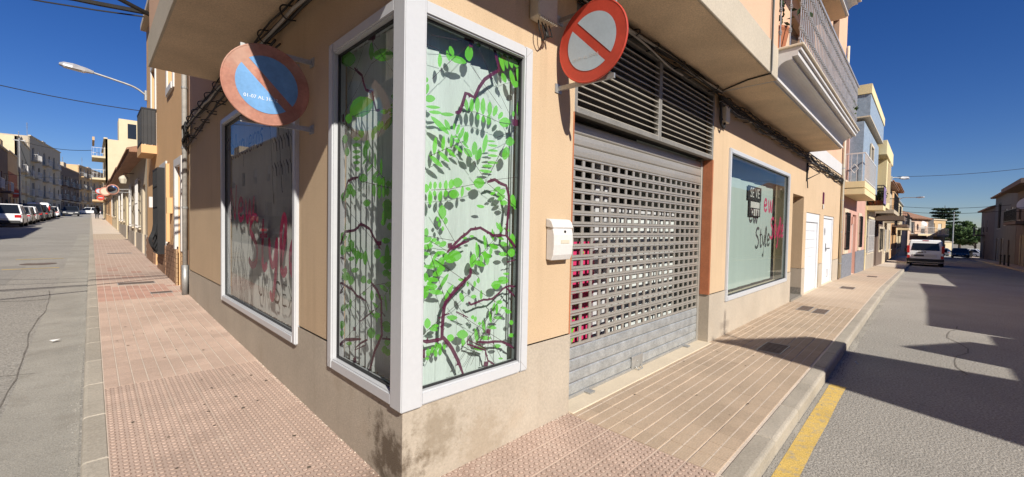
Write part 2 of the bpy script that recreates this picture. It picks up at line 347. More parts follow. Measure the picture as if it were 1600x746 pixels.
# asphalt seams, patches and the yellow line (thin sheets on the road)
def strip(pts, w, dz, jit=0.):
    mb = MB(); L_ = []; R_ = []
    for i, p in enumerate(pts):
        a = pts[max(i - 1, 0)]; b = pts[min(i + 1, len(pts) - 1)]; dx, dy = b[0] - a[0], b[1] - a[1]; l = math.hypot(dx, dy); k = w / 2
        k1 = k * (1 + jit * random.uniform(-1, 1)); k2 = k * (1 + jit * random.uniform(-1, 1))
        q = (p[0] - dy / l * k1, p[1] + dx / l * k1); r = (p[0] + dy / l * k2, p[1] - dx / l * k2)
        L_.append((*q, G(*q) - .125 + dz)); R_.append((*r, G(*r) - .125 + dz))
    for i in range(len(pts) - 1): mb.quad(L_[i], R_[i], R_[i + 1], L_[i + 1])
    return mb
mat('seam', (.17, .155, .135), .95, .3, 6, .3, 60)
mat('asphalt_patch', (.29, .275, .25), .92, .12, 1.2, .3, 120, .006, 150, spec=.2)
mat('gutter', (.33, .31, .27), .92, .15, 1.6, .2, 90, .004, 140, stain=(3, .55, .5, (.20, .175, .145)))
yl = strip([(x, KY - .118) for x in [-.2, .4, 1, 1.6, 2.2, 2.8, 3.4, 4.0, 4.62]], .145, .004, .06)
kind(yl.build('road_marking_yellow', 'yellow_paint'), 'structure')
for pts, w in (([(KX - .50 + .03 * math.sin(y * 1.7) + random.uniform(-.02, .02), y) for y in [i * .35 for i in range(-2, 30)]], .011),
               ([(-2.55 + .05 * (8 - y) + random.uniform(-.01, .01), y) for y in [i * .5 for i in range(3, 18)]], .007),
               ([(-6 + i * .3, 9.2 + .12 * math.sin(i * .8) + random.uniform(-.03, .03)) for i in range(15)], .02),
               ([(6.3 + i * .35, -2.55 + .10 * math.sin(i) + random.uniform(-.03, .03)) for i in range(12)], .016),
               ([(-5.2 + i * .35, 4.6 + .25 * math.sin(i * 1.1) + random.uniform(-.08, .08)) for i in range(11)], .014),
               ([(-4.4 + .12 * math.sin(i * 1.7), 2.5 + i * .45) for i in range(20)], .012),
               ([(3.0 + i * .3, -3.6 + .3 * math.sin(i * .7) + random.uniform(-.05, .05)) for i in range(22)], .012),
               ([(14 + .25 * math.sin(i * .9), -1.6 - i * .3) for i in range(9)], .012)):
    kind(strip(pts, w, .004, .5).build('road_seam', 'seam'), 'structure')
kind(strip([(KX - .24, y) for y in [-1, 0, 2, 4, 6, 8, 10, 13, 16, 20, 26, 34]], .46, .002, .06).build('road_gutter', 'gutter'), 'structure')
kind(strip([(x, KY - .05) for x in [0, 1, 2, 3, 5, 7, 9, 12, 15, 20, 26, 34]], .09, .002, .3).build('road_gutter', 'gutter'), 'structure')
kind(strip([(-3.1, y) for y in [11.5, 12.5, 13.5, 14.5, 15.5]], 1.1, .003, .02).build('road_patch', 'asphalt_patch'), 'structure')
for y in (14.6, 17.5):
    kind(strip([(-2.9 + i * .25, y + random.uniform(-.02, .02)) for i in range(5)], .10, .005, .3).build('road_marking_yellow', 'yellow_paint'), 'structure')

# pavement beds
KI_X, KI_Y = -1.21, -1.245    # inner kerb lines
ysl = [0, 2, 4, 6, 8, 10, 13, 16, 20, 25, 30, 40, 50, 60, 75, 90, 110, 140, 170]
xsr = [-1.21, 0, 2, 4, 6, 8, 10, 12, 15, 18, 21, 25, 30, 40, 50, 60, 75, 90, 110, 140]
pav_l = kind(grid_sheet([KI_X - .02, .3], ysl, lambda x, y: G(x, y) - .0035).build('pavement_left', 'mortar'), 'structure')
pav_r = kind(grid_sheet(xsr, [KI_Y - .02, -.6, 0., .3], lambda x, y: G(x, y) - .0035, lambda x, y: x < 0 and y > 0).build('pavement_right', 'mortar'), 'structure')

# paving pieces
def tile_mesh(name, style, matn, s=.2):
    mb = MB(); h = s / 2 - (.0012 if style == 'dome' else .0036)
    mb.box(-h, h, -h, h, -.013, 0)
    if style == 'dome':
        mb.cur = 0; n = 8
        for i in range(4):
            for j in range(4):
                cx, cy = -s / 2 + (i + .5) * s / 4, -s / 2 + (j + .5) * s / 4
                ring = lambda r, z: [(cx + r * math.cos(2 * math.pi * k / n), cy + r * math.sin(2 * math.pi * k / n), z) for k in range(n)]
                mb.cur = 1; mb.add(ring(.0195, .0005) + ring(.0145, .0007), [(k, (k + 1) % n, n + (k + 1) % n, n + k) for k in range(n)])
                mb.cur = 0; mb.add(ring(.0150, .0) + ring(.0125, .0045) + ring(.0065, .006), [(a * n + k, a * n + (k + 1) % n, (a + 1) * n + (k + 1) % n, (a + 1) * n + k) for a in range(2) for k in range(n)] + [tuple(2 * n + k for k in range(n))])
        mb.cur = 0
    else:           # two strips of fine cross bars
        q = .0075; m_ = 10; p = (2 * h) / m_
        for a, b in ((-h + .002, -q / 2 - .0035), (q / 2 + .0035, h - .002)):
            for k in range(m_): mb.box(-h + k * p + p * .18, -h + k * p + p * .82, a, b, -.002, .0032)
        mb.cur = 1; mb.box(-h, h, -q / 2, q / 2, -.001, .0018); mb.cur = 0
    return mb.mesh(name, [matn, 'dome_ring' if style == 'dome' else 'mortar'])
T_ = {}
for st in ('dome', 'bar'):
    for mm in ('tile_pink', 'tile_red', 'tile_tan'): T_[st, mm] = tile_mesh('tile', st, mm)
def put_tile(parent, st, mm, x, y, rz):
    o = bpy.data.objects.new('tile', T_[st, mm]); COL.objects.link(o); o.parent = parent
    o.location = (x, y, G(x, y) + random.uniform(-.0012, .0012)); sl = (G(x, y + .1) - G(x, y - .1)) / .2
    o.rotation_euler = (math.atan(sl), 0, 0) if rz == 0 else (0, -math.atan(sl), math.pi / 2)
cells_l = [(-1.21 + .1 + .2017 * i, .1 + .2 * j) for j in range(160) for i in range(6)]
cells_r = [(.1 + .2 * i, -.1 - .2055 * j) for i in range(165) for j in range(6)]
rest_l = MB(); rest_r = MB()
def flat_tile(mb, x, y, along):
    h = .0975; g = .004
    for a in (-1, 1):
        lo, hi = (g, h) if a > 0 else (-h, -g)
        q = [(x - h, y + lo), (x + h, y + lo), (x + h, y + hi), (x - h, y + hi)] if along == 'x' else [(x + lo, y - h), (x + hi, y - h), (x + hi, y + h), (x + lo, y + h)]
        mb.quad(*[(p[0], p[1], G(*p) + .001) for p in q])
cnt = 0
for x, y in cells_l:
    red = (7.6 < y < 9.2 and x < -.15) or (random.random() < .10 and 8 < y < 14)
    mm = 'tile_red' if red else ('tile_pink' if y < 22 else 'tile_tan')
    if cnt < 300:
        put_tile(pav_l, 'dome' if y < 3.0 else 'bar', mm, x, y, math.pi / 2 if y >= 3.0 else 0); cnt += 1
    else:
        rest_l.cur = 1 if red else (0 if y < 26 else 2); flat_tile(rest_l, x, y, 'y')
cnt = 0
for x, y in sorted(cells_r, key=lambda c: c[0]):
    if cnt < 300:
        put_tile(pav_r, 'dome' if x < 1.7 - .12 * (-y) else 'bar', 'tile_pink' if x < 1.7 - .12 * (-y) else 'tile_tan', x, y, 0); cnt += 1
    else: flat_tile(rest_r, x, y, 'x')
kind(rest_l.build('paving_tiles', ['tile_pink', 'tile_red', 'tile_tan'], pav_l), 'stuff')
kind(rest_r.build('paving_tiles', ['tile_tan'], pav_r), 'stuff')
corner = MB()
for i in range(7):
    for j in range(7):
        x, y = -.1 - .2 * i, -.1 - .2 * j
        if math.hypot(x, y) < 1.1:
            corner.box(x - .0975, x + .0975, y - .0975, y + .0975, -.013, 0)
            for a in range(4):
                for b in range(4): corner.lathe((x - .075 + .05 * a, y - .075 + .05 * b, 0), (0, 0, 1), [(0, .0135), (.004, .0115), (.005, .006)], 8)
kind(corner.build('paving_tiles', ['tile_pink'], pav_r), 'stuff')

# kerb stones along both streets
def kerb_run(pts_out, pts_in, parent):
    mb = MB(); n = len(pts_out)
    for i in range(n):
        o, q = pts_out[i], pts_in[i]
        mb.v += [(*o, G(*o) - .22), (*o, G(*o) - .012), (*(Vector(o) * .85 + Vector(q) * .15), G(*o) + .002), (*q, G(*q) + .002), (*q, G(*q) - .22)]
    for i in range(n - 1):
        for k in range(4): mb.f.append((i * 5 + k, i * 5 + k + 1, (i + 1) * 5 + k + 1, (i + 1) * 5 + k)); mb.mi.append(0)
    mb.f += [(0, 1, 2, 3, 4), tuple((n - 1) * 5 + k for k in (4, 3, 2, 1, 0))]; mb.mi += [0, 0]
    return mb
for k in range(30):
    y0 = .0 + k * .8; kerb_run([(KX, y0 + .004), (KX, y0 + .796)], [(KI_X, y0 + .004), (KI_X, y0 + .796)], 0).build('kerb_stone', 'kerb_stone', pav_l, bevel=.008)
for k in range(36):
    x0 = .0 + k * .8; kerb_run([(x0 + .004, KY), (x0 + .796, KY)], [(x0 + .004, KI_Y), (x0 + .796, KI_Y)], 0).build('kerb_stone', 'kerb_stone', pav_r, bevel=.008)
arc = [math.pi + math.pi / 2 * i / 12 for i in range(13)]
for a, b in ((0, 6), (6, 12)):
    kerb_run([(-KX * math.cos(t), -KY * math.sin(t)) for t in arc[a:b + 1]], [(-KI_X * math.cos(t), -KI_Y * math.sin(t)) for t in arc[a:b + 1]], 0).build('kerb_stone', 'kerb_stone', pav_r)
kind(kerb_run([(KX, y) for y in [24, 30, 40, 60, 80, 110, 150]], [(KI_X, y) for y in [24, 30, 40, 60, 80, 110, 150]], 0).build('far_kerb', 'kerb_stone', pav_l), 'stuff')
kind(kerb_run([(x, KY) for x in [28.8, 40, 60, 80, 110, 140]], [(x, KI_Y) for x in [28.8, 40, 60, 80, 110, 140]], 0).build('far_kerb', 'kerb_stone', pav_r), 'stuff')
# pavements across the streets
mb = MB()
for a, b in zip(ysl[:-1], ysl[1:]):
    mb.add([(-6.9, a, G(0, a) - .13), (-6.9, b, G(0, b) - .13), (-6.9, b, G(0, b)), (-6.9, a, G(0, a)), (-8.4, a, G(0, a)), (-8.4, b, G(0, b))], [(0, 1, 2, 3), (3, 2, 5, 4)])
kind(mb.build('pavement_opposite_left', 'tile_tan'), 'structure')
mb = MB(); xo = [-3, 0, 15, 30, 45, 60, 80, 100, 140]
for a, b in zip(xo[:-1], xo[1:]):
    mb.add([(a, -6.75, GR(a) - .13), (b, -6.75, GR(b) - .13), (b, -6.75, GR(b)), (a, -6.75, GR(a)), (a, -8.3, GR(a)), (b, -8.3, GR(b))], [(0, 1, 2, 3), (3, 2, 5, 4)])
kind(mb.build('pavement_opposite_right', 'tile_tan'), 'structure')
# iron covers let into the pavements
def cover(x, y, w, l, label):
    t = thing('access_cover', label, 'access cover', (x, y, G(x, y)), 0, 'access covers in the pavements')
    sl = (G(x, y + .1) - G(x, y - .1)) / .2
    t.rotation_euler = (math.atan(sl), 0, 0)
    MB().box(-w / 2, w / 2, -l / 2, l / 2, -.01, .006).build('plate', 'cover_iron', t, bevel=.002, local=True)
    m = MB()
    for s in (-1, 1): m.box(-w / 2 - .012, w / 2 + .012, s * (l / 2 + .006) - .006, s * (l / 2 + .006) + .006, -.01, .0075); m.box(s * (w / 2 + .006) - .006, s * (w / 2 + .006) + .006, -l / 2, l / 2, -.01, .0075)
    m.build('frame', 'galv', t, local=True)
    m = MB()
    for i in range(max(2, int(w / .06))):
        for j in range(max(2, int(l / .06))): m.box(-w / 2 + .03 + i * .058, -w / 2 + .055 + i * .058, -l / 2 + .025 + j * .058, -l / 2 + .045 + j * .058, .006, .0085)
    kind(m.build('tread_pattern', 'cover_iron', t, local=True), 'stuff')
cover(5.28, -.72, .55, .26, 'dark iron cover in the tan pavement inside the triangular shadow')
cover(9.2, -.42, .62, .20, 'iron cover by the recessed doorway, the one nearer the wall')
cover(9.05, -.70, .60, .20, 'iron cover by the recessed doorway, the one nearer the kerb')
cover(14.1, -.6, .6, .3, 'iron cover in front of the white plain door on the right')
cover(20.5, -.7, .6, .3, 'iron cover in front of the pink house')
cover(-.62, 9.55, .55, .28, 'iron cover in the red tiles before the drainpipe on the left')
cover(-.35, 8.1, .3, .18, 'small iron cover by the foot of the drainpipe')
cover(-.6, 17.4, .6, .3, 'iron cover far up the left pavement')
m = MB(); m.lathe((-2.35, 15.9, G(0, 15.9) - .127), (0, 0, 1), [(0, .36), (.008, .36), (.009, .30), (.006, .29)], 20)
tag(m.build('manhole_cover', 'cover_iron'), 'round iron manhole cover in the left street between yellow marks', 'manhole cover')
for x, y, z, l in ((5.75, -1.55, -.12, 'crumpled white scrap of paper lying in the gutter of the right street'), (22.6, -1.6, -.3, 'scrap of paper in the right gutter behind the van'), (-1.62, 5.6, .04, 'small scrap of litter in the left gutter')):
    m = MB(); pts = [(x + random.uniform(-.06, .06), y + random.uniform(-.05, .05), z + random.uniform(0, .045)) for _ in range(7)]
    for i in range(5): m.quad(pts[i], pts[i + 1], pts[i + 2])
    tag(m.build('paper_scrap', 'litter'), l, 'litter')
BRANCH_RIGHT = [([(0.15,2.864),(0.187,2.857)],0.014),([(0.25,2.858),(0.289,2.846),(0.426,2.839)],0.017),([(0.443,2.833),(0.525,2.832)],0.057),([(0.498,2.829),(0.499,2.784)],0.044),([(0.65,2.855),(0.667,2.82)],0.009),([(0.674,2.857),(0.715,2.823),(0.759,2.704),(0.624,2.603),(0.535,2.46),(0.461,2.471),(0.414,2.338),(0.377,2.327)],0.018),([(0.898,2.363),(0.985,2.373)],0.06),([(0.663,1.905),(0.736,1.929),(0.848,1.896),(0.886,1.786),(0.857,1.533),(0.977,1.429)],0.017),([(0.327,1.424),(0.36,1.451),(0.444,1.523),(0.523,1.575),(0.607,1.587),(0.729,1.534),(0.857,1.531)],0.014),([(0.333,1.468),(0.367,1.47)],0.04),([(0.361,1.445),(0.437,1.477),(0.51,1.497)],0.013),([(0.871,1.337),(0.979,1.352)],0.01),([(0.528,1.314),(0.522,1.262),(0.407,1.18),(0.325,1.104),(0.306,1.029),(0.298,0.886),(0.379,0.792),(0.476,0.598)],0.019),([(0.148,0.886),(0.23,0.871),(0.302,0.868)],0.017),([(0.15,1.167),(0.148,0.88)],0.01),([(0.161,0.83),(0.162,0.776)],0.028),([(0.267,1.007),(0.354,1.028)],0.011),([(0.511,1.083),(0.534,1.062),(0.649,1.084),(0.731,1.081),(0.84,1.145),(0.902,1.159),(0.985,1.151)],0.011),([(0.876,1.142),(0.987,1.053)],0.018),([(0.731,1.081),(0.765,1.053)],0.007),([(0.41,1.032),(0.513,0.977)],0.009),([(0.682,0.855),(0.721,0.849)],0.039),([(0.704,0.839),(0.698,0.742)],0.006),([(0.593,0.798),(0.697,0.773),(0.832,0.754),(0.979,0.668)],0.013),([(0.515,0.854),(0.509,0.796),(0.674,0.722),(0.7,0.643),(0.776,0.589)],0.009),([(0.516,0.824),(0.681,0.733)],0.008),([(0.674,0.722),(0.675,0.648)],0.008),([(0.661,0.627),(0.704,0.618)],0.044)]
THIN_RIGHT = [[(0.463,2.779),(0.199,2.498)],[(0.543,2.821),(0.897,2.388)],[(0.188,2.759),(0.427,2.8)],[(0.146,2.694),(0.346,2.682)],[(0.768,2.689),(0.996,2.795)],[(0.414,2.344),(0.552,2.367),(0.777,2.34),(0.898,2.35)],[(0.494,2.671),(0.791,2.44)],[(0.953,2.323),(0.729,2.217)],[(0.382,2.19),(0.663,1.905)],[(0.882,2.274),(0.694,1.973)],[(0.203,1.816),(0.347,1.833),(0.555,1.883)],[(0.664,1.899),(0.969,1.739)],[(0.223,1.727),(0.394,1.489)],[(0.151,1.535),(0.38,1.501)],[(0.195,1.503),(0.327,1.435)],[(0.671,1.917),(0.963,1.969)],[(0.153,0.922),(0.502,1.13)],[(0.41,1.026),(0.904,0.715)],[(0.528,1.314),(0.607,1.238)],[(0.585,0.8),(0.862,0.965)],[(0.452,0.697),(0.758,1.017)],[(0.331,1.181),(0.536,0.927)],[(0.235,1.385),(0.69,1.098)],[(0.695,0.853),(0.836,0.626)],[(0.436,0.758),(0.894,1.127)],[(0.206,0.75),(0.321,0.938)],[(0.482,0.644),(0.827,0.995)],[(0.542,0.642),(0.774,1.039)]]
LEAF_RIGHT = [(0.254,2.625,0.017,0.005,0.001,-0.036),(0.345,2.712,0.018,0.011,0.013,-0.022),(0.49,2.739,0.036,0.011,0.0,-0.043),(0.394,2.669,0.06,0.001,-0.01,-0.025),(0.319,2.674,0.013,0.007,0.01,-0.026),(0.566,2.817,0.018,0.006,0.0,-0.016),(0.162,2.481,0.012,0.003,0.0,-0.013),(0.164,2.426,0.017,0.002,-0.006,-0.029),(0.184,2.372,0.035,0.008,0.001,-0.023),(0.21,2.328,0.045,0.006,-0.001,-0.011),(0.227,2.298,0.041,0.005,-0.001,-0.012),(0.318,2.305,0.045,0.006,-0.001,-0.013),(0.263,2.224,0.015,0.015,0.059,-0.037),(0.32,2.238,0.017,0.009,0.017,-0.027),(0.783,2.771,0.021,0.011,0.023,-0.052),(0.825,2.796,0.02,0.009,0.018,-0.049),(0.877,2.811,0.024,0.01,0.014,-0.047),(0.94,2.823,0.04,0.012,0.001,-0.043),(0.811,2.664,0.024,0.013,0.016,-0.025),(0.898,2.681,0.024,0.011,0.023,-0.049),(0.961,2.716,0.021,0.008,0.016,-0.052),(0.935,2.646,0.028,0.007,0.001,-0.024),(0.47,2.4,0.017,0.006,0.009,-0.033),(0.518,2.405,0.02,0.004,0.001,-0.039),(0.569,2.419,0.023,0.005,0.001,-0.044),(0.619,2.421,0.023,0.005,0.001,-0.049),(0.679,2.416,0.023,0.005,0.001,-0.042),(0.73,2.413,0.022,0.0,-0.011,-0.035),(0.784,2.392,0.02,-0.002,-0.014,-0.024),(0.828,2.35,0.048,0.009,0.001,-0.037),(0.67,2.338,0.022,0.004,0.0,-0.031),(0.622,2.334,0.016,0.003,0.001,-0.021),(0.576,2.339,0.015,0.003,0.0,-0.018),(0.374,2.237,0.011,0.002,0.0,-0.02),(0.406,2.226,0.013,-0.001,-0.009,-0.032),(0.438,2.209,0.015,-0.001,-0.011,-0.034),(0.474,2.19,0.02,-0.001,-0.009,-0.029),(0.914,2.429,0.014,0.002,0.0,-0.018),(0.967,2.477,0.019,0.004,0.002,-0.05),(0.382,2.173,0.021,0.004,0.0,-0.009),(0.399,2.151,0.019,-0.001,-0.003,-0.011),(0.47,2.18,0.022,0.003,0.001,-0.036),(0.491,2.086,0.018,0.017,0.032,-0.02),(0.545,2.123,0.026,0.002,-0.003,-0.04),(0.584,2.087,0.029,-0.004,-0.015,-0.035),(0.642,2.169,0.022,0.0,-0.012,-0.058),(0.714,2.168,0.041,0.003,-0.001,-0.009),(0.715,2.132,0.043,0.003,-0.001,-0.009),(0.716,2.096,0.043,0.003,-0.001,-0.01),(0.717,2.048,0.043,0.002,-0.001,-0.011),(0.669,2.018,0.042,0.003,-0.001,-0.012),(0.654,1.981,0.051,0.0,-0.002,-0.012),(0.697,2.195,0.036,0.004,-0.001,-0.007),(0.884,2.218,0.039,0.006,0.001,-0.035),(0.842,2.131,0.038,0.001,-0.009,-0.042),(0.593,1.895,0.043,0.004,0.001,-0.038),(0.168,1.824,0.022,0.002,0.0,-0.023),(0.2,1.845,0.012,0.001,0.0,-0.021),(0.232,1.847,0.014,0.002,0.0,-0.021),(0.273,1.851,0.012,0.001,0.0,-0.02),(0.317,1.855,0.016,0.001,0.0,-0.028),(0.357,1.867,0.023,-0.002,-0.005,-0.027),(0.408,1.882,0.036,0.003,0.001,-0.033),(0.197,1.768,0.018,0.002,0.001,-0.038),(0.231,1.797,0.014,0.001,0.0,-0.016),(0.274,1.784,0.017,-0.001,-0.006,-0.03),(0.314,1.803,0.017,0.001,0.0,-0.02),(0.382,1.8,0.036,0.002,0.0,-0.031),(0.448,1.824,0.014,0.0,-0.003,-0.032),(0.499,1.847,0.02,-0.002,-0.003,-0.012),(0.289,1.682,0.032,0.001,0.001,-0.039),(0.257,1.637,0.012,0.001,0.0,-0.013),(0.317,1.628,0.018,0.0,0.0,-0.02),(0.27,1.605,0.012,0.0,0.001,-0.015),(0.297,1.578,0.011,0.0,0.001,-0.013),(0.763,1.865,0.029,0.014,0.012,-0.014),(0.806,1.843,0.035,0.018,0.016,-0.018),(0.722,1.831,0.022,0.007,0.005,-0.01),(0.807,1.806,0.032,0.016,0.012,-0.014),(0.833,1.77,0.032,0.002,0.001,-0.02),(0.922,1.794,0.032,0.002,0.001,-0.038),(0.95,1.764,0.022,0.001,0.001,-0.033),(0.612,1.735,0.031,-0.003,-0.003,-0.012),(0.778,1.601,0.015,0.005,0.012,-0.023),(0.821,1.577,0.01,0.0,0.0,-0.02),(0.169,1.545,0.022,-0.003,-0.006,-0.031),(0.18,1.508,0.03,0.01,0.007,-0.016),(0.183,1.466,0.035,0.004,0.004,-0.017),(0.233,1.508,0.016,0.0,0.0,-0.015),(0.259,1.486,0.019,0.0,0.0,-0.013),(0.299,1.48,0.023,0.01,0.011,-0.016),(0.396,1.399,0.048,-0.001,0.001,-0.038),(0.287,1.425,0.026,0.0,0.0,-0.013),(0.327,1.396,0.019,0.0,0.001,-0.022),(0.648,1.516,0.013,0.0,0.0,-0.017),(0.473,1.517,0.02,0.0,0.0,-0.009),(0.536,1.528,0.018,0.0,0.0,-0.009),(0.659,1.396,0.019,-0.001,0.0,-0.027),(0.715,1.424,0.016,-0.002,-0.003,-0.027),(0.756,1.447,0.027,0.0,0.0,-0.017),(0.841,1.471,0.03,-0.009,-0.008,-0.017),(0.834,1.396,0.035,-0.002,0.001,-0.018),(0.923,1.405,0.036,-0.001,0.001,-0.033),(0.929,1.495,0.037,-0.001,0.002,-0.044),(0.55,1.362,0.03,-0.005,-0.008,-0.041),(0.362,1.374,0.036,-0.001,0.0,-0.024),(0.242,1.358,0.031,-0.002,0.0,-0.026),(0.288,1.367,0.025,-0.009,-0.011,-0.025),(0.288,1.323,0.027,-0.002,0.001,-0.02),(0.173,1.276,0.018,-0.001,0.001,-0.025),(0.225,1.213,0.031,-0.003,0.0,-0.021),(0.262,1.292,0.033,0.007,0.009,-0.019),(0.211,1.257,0.018,-0.001,0.001,-0.017),(0.177,1.185,0.022,-0.005,-0.007,-0.037),(0.199,1.237,0.015,-0.001,0.0,-0.015),(0.456,1.238,0.026,-0.005,-0.002,-0.011),(0.508,1.205,0.012,-0.001,0.001,-0.016),(0.569,1.2,0.014,-0.001,0.0,-0.019),(0.604,1.221,0.016,-0.001,0.0,-0.017),(0.458,1.12,0.02,0.002,0.01,-0.028),(0.563,1.114,0.021,-0.002,0.0,-0.014),(0.63,1.119,0.014,-0.001,0.0,-0.029),(0.771,1.179,0.04,0.002,0.008,-0.033),(0.844,1.205,0.044,-0.014,-0.014,-0.027),(0.873,1.25,0.029,-0.002,0.0,-0.01),(0.382,0.996,0.037,-0.006,0.001,-0.018),(0.19,0.986,0.025,-0.004,0.0,-0.028),(0.235,0.941,0.029,-0.009,-0.003,-0.015),(0.248,0.96,0.024,-0.003,0.0,-0.013),(0.371,0.864,0.024,-0.01,-0.008,-0.023),(0.47,0.867,0.042,-0.007,0.001,-0.032),(0.476,0.814,0.018,-0.003,0.0,-0.021),(0.754,1.017,0.014,-0.003,-0.006,-0.028),(0.783,1.001,0.014,-0.003,-0.003,-0.035),(0.898,0.969,0.03,-0.013,-0.01,-0.014),(0.808,1.048,0.028,-0.003,0.0,-0.015),(0.558,0.971,0.014,-0.004,-0.003,-0.014),(0.582,0.955,0.013,-0.004,-0.004,-0.016),(0.621,0.919,0.013,-0.001,0.001,-0.012),(0.795,0.729,0.031,-0.006,0.0,-0.015),(0.936,0.878,0.019,-0.003,0.001,-0.019),(0.939,0.78,0.026,-0.005,0.0,-0.016),(0.832,0.627,0.021,-0.005,0.0,-0.008),(0.199,0.801,0.018,-0.004,0.0,-0.022),(0.231,0.81,0.016,-0.003,0.0,-0.019),(0.263,0.826,0.019,-0.004,0.001,-0.022),(0.257,0.783,0.016,-0.003,0.001,-0.02),(0.29,0.787,0.015,-0.003,0.001,-0.02),(0.324,0.814,0.013,-0.002,0.0,-0.018),(0.29,0.826,0.013,-0.002,0.0,-0.015),(0.193,0.764,0.013,-0.003,0.0,-0.011),(0.627,1.368,0.016,0.0,0.001,-0.024),(0.684,1.366,0.022,-0.001,0.0,-0.036)]
BRANCH_LEFT = [([(0.752,2.697),(0.632,2.615),(0.573,2.506),(0.481,2.477),(0.425,2.341),(0.373,2.335)],0.014),([(0.931,2.404),(0.93,2.347)],0.034),([(0.542,2.849),(0.441,2.826)],0.061),([(0.93,1.779),(0.844,1.907),(0.678,1.923)],0.016),([(0.979,1.43),(0.882,1.539),(0.733,1.552),(0.633,1.598),(0.5,1.565),(0.427,1.498),(0.356,1.442)],0.015),([(0.402,1.474),(0.34,1.476)],0.034),([(0.885,1.785),(0.882,1.558)],0.009),([(0.975,1.149),(0.897,1.148),(0.788,1.132),(0.684,1.09),(0.547,1.072)],0.014),([(0.973,1.071),(0.897,1.138)],0.015),([(0.475,1.212),(0.386,1.163),(0.333,1.102),(0.322,0.887),(0.413,0.766),(0.494,0.607)],0.017),([(0.322,0.862),(0.182,0.882)],0.017),([(0.332,1.036),(0.281,1.011)],0.013),([(1.005,0.664),(0.869,0.741),(0.619,0.796)],0.017),([(0.698,0.721),(0.717,0.605)],0.011),([(0.698,0.721),(0.524,0.812),(0.525,0.865)],0.011),([(0.542,0.773),(0.718,0.698)],0.009),([(0.742,0.845),(0.701,0.853)],0.037),([(0.738,0.619),(0.689,0.631)],0.044),([(0.641,0.915),(0.436,1.028)],0.009),([(0.978,1.343),(0.9,1.339)],0.014)]
THIN_LEFT = [[(0.468,2.785),(0.174,2.498)],[(0.178,2.692),(0.502,2.66),(0.939,2.396)],[(0.991,2.805),(0.651,2.628)],[(0.788,2.361),(0.608,2.365),(0.408,2.341)],[(0.939,2.339),(0.644,2.204)],[(0.639,1.921),(0.354,2.213),(0.194,2.275)],[(0.638,1.894),(0.416,1.855),(0.185,1.818)],[(0.579,2.834),(0.855,2.566)],[(0.962,0.936),(0.439,1.207)],[(0.622,0.918),(0.366,1.064)],[(1.004,0.654),(0.701,0.867),(0.509,1.06)],[(0.823,0.617),(0.473,1.083)],[(0.797,1.671),(0.339,1.435)],[(0.788,1.132),(0.542,0.79)],[(0.475,1.186),(0.269,1.226)],[(0.83,1.033),(0.433,0.882)]]
